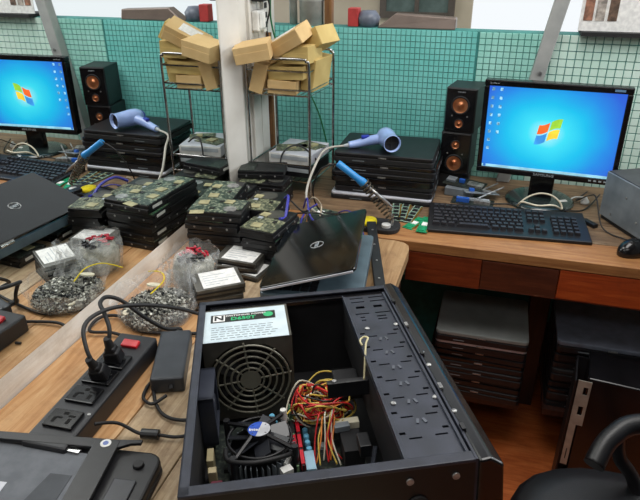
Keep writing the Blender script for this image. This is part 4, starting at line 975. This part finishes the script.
# motherboard and bits
mbd = part('motherboard', MB().b2((0.018, 0.035, -0.158), (0.245, 0.325, -0.155)), pcb_dark, pc)
rr3 = random.Random(11)
cps = MB(); cpb = MB()
for k in range(90):
    u, v = rr3.uniform(0.03, 0.24), rr3.uniform(0.045, 0.32)
    (cps if k % 3 else cpb).box((u, v, -0.152), (rr3.uniform(0.003, 0.012), rr3.uniform(0.003, 0.012), 0.006))
part('small_parts', cpb, grey_lt, pc)['kind'] = 'stuff'
part('small_chips', cps, chip_blk, pc)['kind'] = 'stuff'
# io ports
for (u, v, c, s_) in ((0.016, 0.205, (176, 164, 128), (0.010, 0.028, 0.030)), (0.020, 0.172, (190, 176, 140), (0.012, 0.012, 0.030)), (0.022, 0.130, (50, 54, 112), (0.020, 0.026, 0.026)), (0.028, 0.105, (136, 146, 158), (0.026, 0.014, 0.024)), (0.026, 0.150, (110, 44, 60), (0.016, 0.010, 0.02))):
    part('port', MB().box((u, v, -0.13), s_), mat('port_%d' % int(v*1000), c, 0.45), pc, bevel=0.001)
cap = mat('capacitor_blue', (120, 196, 232), 0.35)
def caps_(u, v, z=-0.135): part('capacitor', MB().lathe([(0.0045, -0.018), (0.0045, 0), (0.0035, 0.001)], (u, v, z), 12), cap, pc, smooth=True)
for u, v in ((0.160, 0.262), (0.161, 0.247), (0.161, 0.232), (0.162, 0.217), (0.105, 0.300), (0.115, 0.295), (0.111, 0.308), (0.098, 0.305)): caps_(u, v)
part('port', MB().box((0.160, 0.185, -0.14), (0.014, 0.04, 0.02)), mat('port_pale_blue', (150, 186, 205), 0.4), pc)
part('slot', MB().box((0.160, 0.295, -0.14), (0.014, 0.02, 0.02)), black, pc)
# cpu cooler
CU, CV = 0.090, 0.212
ck = part('cpu_cooler', MB().lathe([(0.044, -0.150), (0.044, -0.112), (0.038, -0.112)], (CU, CV, 0), 32), mat('heatsink', (26, 26, 29), 0.45, 0.5), pc)
cf = MB()
for k in range(36):
    a = 2*math.pi*k/36; cf.box((CU+0.046*math.cos(a), CV+0.046*math.sin(a), -0.132), (0.012, 0.001, 0.03), RZ(a+0.3))
part('fin', cf, grey_metal, ck)['kind'] = 'stuff'
part('fan_ring', MB().tube([(CU+0.047*math.cos(2*math.pi*k/40), CV+0.047*math.sin(2*math.pi*k/40), -0.100) for k in range(40)], 0.0022, 6, closed=True, smooth=False), black, ck, smooth=True)
for k in range(7):
    a = 2*math.pi*k/7+0.3
    part('fan_blade', MB().box((CU+0.029*math.cos(a), CV+0.029*math.sin(a), -0.100), (0.032, 0.024, 0.0015), RZ(a) @ RX(R(28))), mat('blade_%d' % k, (40, 42, 48), 0.3), ck)
for k in range(4):
    a = 2*math.pi*k/4+R(40)
    part('strut', MB().tube([(CU+0.012*math.cos(a), CV+0.012*math.sin(a), -0.088), (CU+0.062*math.cos(a+0.2), CV+0.062*math.sin(a+0.2), -0.098)], 0.0032, 6, smooth=False), black, ck)
    part('push_pin', MB().cyl((CU+0.062*math.cos(a+0.2), CV+0.062*math.sin(a+0.2), -0.15), (CU+0.062*math.cos(a+0.2), CV+0.062*math.sin(a+0.2), -0.092), 0.005, 10), black if k else white_plastic, ck)
part('hub', MB().cyl((CU, CV, -0.102), (CU, CV, -0.086), 0.017, 28), black, ck)
pb, pg_ = [], []
for k in range(17):
    a = R(70)+math.pi*k/16; pb.append((0.0165*math.cos(a), 0.0165*math.sin(a))); pg_.append((0.0165*math.cos(a+math.pi), 0.0165*math.sin(a+math.pi)))
part('hub_sticker', MB().prism(pb, -0.086, -0.0855, T=(CU, CV, 0)), mat('sticker_intel_blue', (40, 84, 190), 0.4), ck, label='blue half of the round sticker')
part('hub_sticker', MB().prism(pg_, -0.086, -0.0855, T=(CU, CV, 0)), mat('sticker_grey', (196, 198, 204), 0.4), ck, label='grey half of the round sticker')
text_part('sticker_lettering', 'intel', 0.009, white_paper, ck, M4(RZ(R(-10)), (CU-0.007, CV-0.001, -0.0853)), bold=0.0002)
lp = part('cooler_cable', MB().tube([(CU-0.05, CV-0.02, -0.10), (CU-0.045, CV-0.05, -0.095), (CU-0.01, CV-0.066, -0.09), (CU+0.03, CV-0.055, -0.095), (CU+0.05, CV-0.03, -0.11)], 0.0035, 8), rubber, pc, smooth=True)
# memory in the computer
mred = mat('red_spreader', (196, 24, 44), 0.35)
for q, u in enumerate((0.139, 0.147)):
    part('memory_stick', MB().b2((u, 0.165, -0.152), (u+0.0035, 0.315, -0.122)), pcb if q == 0 else mat('memory_dark', (40, 24, 26), 0.5), pc)
    for k in range(4): part('memory_chip', MB().b2((u-0.001, 0.168+k*0.036, -0.132), (u+0.0045, 0.198+k*0.036, -0.1205)), mred if (k < 3 and q == 1) or (k == 1) else (chip_blk if k < 3 else pcb), pc)
part('pale_clip', MB().box((0.124, 0.150, -0.115), (0.016, 0.012, 0.01), RZ(0.4)), white_plastic, pc)
part('pale_clip', MB().box((0.130, 0.172, -0.112), (0.005, 0.030, 0.006), RZ(-0.5)), white_plastic, pc)
# cable bundle
cols = [((206, 40, 40), 'red'), ((226, 196, 90), 'yellow'), ((232, 140, 60), 'orange'), ((214, 210, 190), 'cream'), ((20, 20, 20), 'black')]
wm = [mat('wire_'+n_, c, 0.4) for c, n_ in cols]
rr4 = random.Random(21)
for k in range(44):
    i = (0, 1, 2, 3, 1, 0, 4)[k % 7]
    c = Vector((0.190, 0.282, -0.100)); pts = []
    a0 = rr4.random()*6.28; ra = rr4.uniform(0.018, 0.048)
    for j in range(5):
        a = a0+j*rr4.uniform(0.7, 1.2)
        pts.append((c.x+ra*math.cos(a)*1.1+rr4.uniform(-0.006, 0.006), c.y+ra*math.sin(a)*0.9, c.z+rr4.uniform(-0.03, 0.02)))
    part('power_wire', MB().tube(pts, 0.0016, 5), wm[i], pc, smooth=True)
for k in range(10):
    i = (0, 2, 1, 3, 0)[k % 5]; x = 0.19+k*0.0022
    part('power_wire', MB().tube([(x, 0.262, -0.10), (x-0.004+rr4.uniform(-0.006, 0.006), 0.235, -0.10+rr4.uniform(-0.01, 0.01)), (x-0.014+rr4.uniform(-0.008, 0.010), 0.212, -0.12), (0.168+k*0.0045+rr4.uniform(-0.004, 0.004), 0.190+rr4.uniform(-0.01, 0.012), -0.145)], 0.0013, 5), wm[i], pc, smooth=True)
part('power_wire', MB().tube([(0.170, 0.33, -0.10), (0.195, 0.342, -0.085), (0.222, 0.325, -0.08), (0.235, 0.28, -0.085), (0.232, 0.26, -0.09)], 0.0014, 6), wm[1], pc, smooth=True)
part('power_wire', MB().tube([(0.150, 0.28, -0.10), (0.160, 0.315, -0.09), (0.185, 0.30, -0.085), (0.21, 0.27, -0.08), (0.24, 0.27, -0.075), (0.257, 0.25, -0.07)], 0.002, 6), wm[0], pc, smooth=True)
part('connector', MB().box((0.214, 0.225, -0.11), (0.024, 0.012, 0.010), RZ(0.1)), grey_metal, pc, bevel=0.001)
part('connector', MB().box((0.224, 0.245, -0.12), (0.04, 0.014, 0.012)), cream, pc, bevel=0.001)
part('connector', MB().box((0.235, 0.155, -0.09), (0.016, 0.03, 0.02)), black, pc, bevel=0.001)
# hard drive bracket
part('bracket', MB().b2((0.195, 0.225, -0.035), (0.257, 0.233, -0.03)).b2((0.195, 0.223, -0.055), (0.257, 0.225, -0.03)), black, pc, bevel=0.0006)
part('bracket', MB().box((0.235, 0.30, -0.085), (0.040, 0.06, 0.02)), case_in, pc, bevel=0.002)
part('screw', MB().lathe([(0.0036, 0), (0.0036, 0.0015), (0.002, 0.0025)], (0.206, 0.229, -0.03), 10), steel, pc)
part('bracket', MB().box((0.235, 0.11, -0.11), (0.006, 0.12, 0.01), RZ(R(-18))), cage_mat, pc)
part('bracket', MB().box((0.225, 0.20, -0.13), (0.03, 0.05, 0.03)), case_in, pc, bevel=0.001)
zt = part('cord_loop', MB().tube([(0.250, 0.225, -0.03), (0.256, 0.245, -0.006), (0.262, 0.268, 0.004), (0.268, 0.282, 0.006), (0.263, 0.290, 0.004), (0.256, 0.284, 0.002), (0.257, 0.272, 0.0)], 0.0016, 6), mat('cord_cream', (214, 204, 160), 0.5), pc, smooth=True, label='thin cream cord tied round the cage edge')
# near wall details
for u, v in ((0.258, -0.02), (0.312, -0.02)):
    part('screw', MB().cyl((u, 0, v), (u, -0.0022, v), 0.0045, 12), steel, pc, smooth=True)
part('lock_hole', MB().lathe([(0.0125, 0), (0.0125, 0.002), (0.009, 0.0025)], (0.268, 0, -0.055), 20, RX(R(90))), black_matte, pc, smooth=True)
# block under the near end
tag(part('wooden_block', MB().b2((-0.14, -0.03, 0), (0.14, 0.03, 0.042)), table_wood), 'wooden block hidden beneath the near end of the opened computer', 'block')
wb = bpy.data.objects['wooden_block']; wb.location = (0.655, 0.51, 0); wb.rotation_euler = (0, 0, R(24.3))

# ------------------------------------------------------------------ wire rack with cardboard boxes
rk = thing('wire_rack', 'chrome wire rack in the corner holding cardboard boxes', 'rack', (0.0, 0.0, 0))
y0, y1, x0, x1 = 1.757, 1.955, 0.044, 0.242; x0b, x1b = 0.062, 0.262
def arch(xa, xb, y): 
    return [(xa, y, 0.0), (xa, y, 0.2), (xa, y, 0.405), (xa+0.008, y, 0.424), (xa+0.025, y, 0.432), (xb-0.025, y, 0.436), (xb-0.008, y, 0.428), (xb, y, 0.408), (xb, y, 0.2), (xb, y, 0.0)]
part('front_frame', MB().tube(arch(x0, x1, y0), 0.0042, 8), chrome, rk, smooth=True)
part('rear_frame', MB().tube(arch(x0b, x1b, y1), 0.0042, 8), chrome, rk, smooth=True)
def bar(p, q, r=0.0022): return part('rail', MB().tube([p, q], r, 6, smooth=False), chrome, rk)
for z in (0.40, 0.345): bar((x0, y0, z), (x1, y0, z), 0.003); bar((x0b, y1, z), (x1b, y1, z)); bar((x0, y0, z), (x0b, y1, z)); bar((x1, y0, z), (x1b, y1, z))
sm = MB()
for k in range(12):
    t = k/11; sm.tube([(x0+(x1-x0)*t, y0, 0.328), (x0b+(x1b-x0b)*t, y1, 0.328)], 0.0013, 5, smooth=False)
sm.tube([(x0, y0, 0.328), (x1, y0, 0.328)], 0.0025, 6, smooth=False).tube([(x0b, y1, 0.328), (x1b, y1, 0.328)], 0.0025, 6, smooth=False)
part('wire_shelf', sm, chrome, rk)
for z in (0.11, 0.055):
    bar((x0, y0, z), (x1, y0, z), 0.0025); bar((x0, y0, z), (x0b, y1, z)); bar((x1, y0, z), (x1b, y1, z)); bar((x0b, y1, z), (x1b, y1, z))
sm = MB()
for k in range(10):
    t = k/9; sm.tube([(x0+(x1-x0)*t, y0, 0.055), (x0b+(x1b-x0b)*t, y1, 0.055)], 0.0013, 5, smooth=False)
part('wire_shelf', sm, chrome, rk)

def carton(loc, dims, rot, mt, label, lab=None, tape=True):
    t = thing('cardboard_box', label, 'box', loc); t.rotation_euler = [R(a) for a in rot]
    x, y, z = dims
    part('carton', MB().b2((-x/2, -y/2, -z/2), (x/2, y/2, z/2)), mt, t, bevel=0.0012)
    part('flap', MB().b2((-x/2+0.002, -y/2-0.0012, -z/2+0.001), (x/2-0.002, -y/2, z*0.12)), mt, t, bevel=0.0004)
    if lab: part('shipping_label', MB().b2((-x*0.28, -y*0.3, z/2), (x*0.22, y*0.3, z/2+0.0008)), white_paper, t, label='white shipping label')
    return t
G = 'cardboard boxes on the wire rack'
carton((0.080, 1.800, 0.376), (0.042, 0.10, 0.088), (0, 16, 4), card, 'narrow cardboard box standing tilted at the left of the rack')
carton((0.152, 1.81, 0.350), (0.090, 0.10, 0.040), (0, 2, 3), card, 'cardboard box lying lowest in the middle of the rack')
carton((0.168, 1.815, 0.391), (0.112, 0.10, 0.038), (0, -3, -4), card2, 'flat cardboard box on the lowest one in the rack')
carton((0.236, 1.855, 0.384), (0.042, 0.12, 0.095), (0, 8, -8), card2, 'upright cardboard box at the right side of the rack')
carton((0.206, 1.81, 0.446), (0.085, 0.10, 0.050), (0, -2, -8), card2, 'dull yellow cardboard box above the right rail of the rack')
carton((0.080, 1.735, 0.458), (0.105, 0.080, 0.048), (6, -10, 12), card, 'cardboard box jutting out at the upper left of the rack')
carton((0.165, 1.80, 0.480), (0.135, 0.085, 0.044), (14, -28, -14), card, 'topmost cardboard box with white label, slanting upward', lab=True)
carton((0.243, 1.86, 0.480), (0.075, 0.09, 0.055), (0, -30, -20), card2, 'cardboard box tilted behind at the upper right of the rack')
carton((0.110, 1.90, 0.40), (0.11, 0.06, 0.10), (0, 4, 0), card2, 'cardboard box at the back of the rack, mostly hidden')

# things on the rack's lower shelf
def odrive(loc, rz, label, mt):
    t = thing('optical_drive', label, 'optical drive', loc, rz)
    part('casing', MB().b2((-0.073, -0.08, 0), (0.073, 0.08, 0.036)), mt, t, bevel=0.0015)
    part('front_plate', MB().b2((-0.073, -0.084, 0.001), (0.073, -0.080, 0.035)), white_plastic if mt is silver_paint else black, t, bevel=0.001)
    part('tray_door', MB().b2((-0.065, -0.0855, 0.018), (0.065, -0.084, 0.030)), grey_lt, t)
    return t
odrive((0.170, 1.875, 0.058), R(-5), 'dark optical drive at the bottom of the pile on the rack', black)
odrive((0.168, 1.880, 0.095), R(-6), 'white-fronted optical drive on the rack under the loose boards', silver_paint)
loose_board('circuit_board', (0.145, 1.865, 0.1312), R(15), 0.10, 0.07, pcb_olive, 'olive circuit board on the optical drives in the rack, left', [(0, 0, 0.03, 0.03, 0.004, chip_yel), (0.03, 0.02, 0.01, 0.01, 0.004, chip_blk)])
loose_board('circuit_board', (0.200, 1.905, 0.1312), R(-25), 0.09, 0.06, pcb_olive, 'olive circuit board on the optical drives in the rack, right', [(0.01, 0, 0.02, 0.03, 0.005, chip_yel)])
tag(part('rack_cable', MB().tube([(0.135, 1.77, 0.06), (0.140, 1.78, 0.13), (0.165, 1.81, 0.155), (0.20, 1.83, 0.145), (0.25, 1.83, 0.10)], 0.003, 6), rubber, smooth=True), 'black cable arching over the boards on the rack', 'cable')

# ------------------------------------------------------------------ under the desk
def under_stack(x, w, z0, items, side):
    z = z0
    for k, (h, dy, mt, tr, l) in enumerate(items):
        closed_laptop(w, 0.25, h, l, (x, 1.585+dy, z), R(random.uniform(-2, 1.5)), mt, black, trim=tr); z += h+0.001
    return z
lidgrey = mat('lid_grey', (140, 144, 142), 0.35, rgb2=(118, 122, 120), scale=10)
navy = mat('lid_navy', (26, 30, 44), 0.35)
under_stack(0.825, 0.27, -0.54, [
    (0.036, 0.0, black, None, 'lowest laptop of the left stack under the desk'),
    (0.034, 0.005, black_matte, None, 'second laptop from the bottom, left stack under the desk'),
    (0.036, -0.004, black, None, 'third laptop from the bottom, left stack under the desk'),
    (0.034, 0.0, black_gloss, None, 'fourth laptop from the bottom, left stack under the desk'),
    (0.032, 0.004, navy, None, 'dark navy laptop beneath the silver one, left stack under the desk'),
    (0.030, -0.006, silver_paint, None, 'silver laptop near the top of the left stack under the desk'),
    (0.034, -0.012, lidgrey, None, 'grey-lidded laptop topmost of the left stack under the desk')], 0)
under_stack(1.185, 0.30, -0.54, [
    (0.034, 0.03, black, None, 'lowest laptop of the right stack under the desk'),
    (0.036, 0.02, black_gloss, None, 'second laptop from the bottom, right stack under the desk'),
    (0.034, 0.035, black, None, 'third laptop from the bottom, right stack under the desk'),
    (0.038, 0.02, black_matte, None, 'fourth laptop from the bottom, right stack under the desk'),
    (0.034, 0.03, black, None, 'fifth laptop from the bottom, right stack under the desk'),
    (0.036, 0.02, black_gloss, None, 'second laptop from the top, right stack under the desk'),
    (0.036, 0.01, mat('lid_blue_grey', (104, 110, 124), 0.35), None, 'blue-grey laptop topmost of the right stack under the desk')], 1)

# dark tower on the floor with pale metal edge
ft = thing('tower_case', 'dark tower case on the floor with pale slotted metal edge', 'computer case', (1.108, 1.45, -0.75), R(-6))
part('case_body', MB().b2((0.0, 0, 0), (0.22, 0.135, 0.455)), black_gloss, ft, bevel=0.004)
part('side_wall', MB().b2((-0.030, 0.0, 0), (-0.026, 0.12, 0.44)).b2((-0.026, 0.115, 0), (0.0, 0.12, 0.44)), black, ft)
ed = plate(-0.022, 0.0, -0.004, 0.15, [(-0.014, 0.02, -0.011, 0.06)], 0, 0.002)
ed2_ = plate(-0.022, 0.15, 0.012, 0.30, [(-0.006, 0.255, 0.006, 0.28), (-0.008, 0.185, 0.004, 0.215)], 0, 0.002)
for e_ in (ed, ed2_):
    ob = part('metal_edge', e_, mat('edge_pale', (168, 164, 154), 0.4, 0.3), ft, label='pale slotted metal edge')
    ob.rotation_euler = (R(90), 0, 0); ob.location = (0, -0.003, 0.145)
    md = ob.modifiers.new('solid', 'SOLIDIFY'); md.thickness = 0.002

# chair
ch = thing('office_chair', 'black padded office chair at the lower right corner', 'chair', (1.15, 0.90, -0.75), 0)
leather = mat('chair_leather', (13, 14, 17), 0.42, rgb2=(19, 20, 24), scale=12, bump=0.15, bscale=300)
def pad(cx, cy, z0, a, b, h, n=32, e=2.6):
    mb = MB(); prof = [(0.92, 0), (1.0, h*0.3), (1.0, h*0.65), (0.93, h*0.9), (0.75, h), (0.4, h*1.03), (0.01, h*1.03)]
    for s_, z in prof:
        for k in range(n):
            t = 2*math.pi*k/n; c_, q = math.cos(t), math.sin(t)
            rr_ = (abs(c_)**e+abs(q)**e)**(-1/e)
            mb.v.append((cx+a*s_*rr_*c_, cy+b*s_*rr_*q, z0+z))
    for i in range(len(prof)-1):
        for k in range(n): mb.f.append((i*n+k, i*n+(k+1) % n, (i+1)*n+(k+1) % n, (i+1)*n+k))
    mb.f.append(tuple(range(n-1, -1, -1))); return mb
part('seat', pad(0, 0, 0.40, 0.24, 0.22, 0.08), leather, ch, smooth=True)
part('armrest', MB().tube([(-0.095, 0.085, 0.590), (-0.065, 0.135, 0.622), (0.0, 0.175, 0.640), (0.18, 0.185, 0.640)], 0.020, 12), leather, ch, smooth=True)
part('armrest_post', MB().tube([(-0.05, 0.15, 0.620), (-0.035, 0.155, 0.56), (0.005, 0.16, 0.50), (0.03, 0.13, 0.41)], 0.014, 10), black, ch, smooth=True)
part('column', MB().cyl((0, 0, 0.08), (0, 0, 0.40), 0.025, 16), black, ch, smooth=True)
for k in range(5):
    a = 2*math.pi*k/5
    lg = part('leg', MB().tube([(0, 0, 0.10), (0.28*math.cos(a), 0.28*math.sin(a), 0.06)], 0.018, 8, smooth=False), black, ch)
    part('caster', MB().cyl((0.28*math.cos(a)-0.012, 0.28*math.sin(a), 0.026), (0.28*math.cos(a)+0.012, 0.28*math.sin(a), 0.026), 0.026, 14), black, lg)
part('backrest', MB().b2((0.20, -0.2, 0.50), (0.25, 0.2, 0.95)), leather, ch, bevel=0.02)
part('back_bar', MB().tube([(0.12, 0, 0.41), (0.26, 0, 0.42), (0.27, 0, 0.60)], 0.014, 8), black, ch, smooth=True)
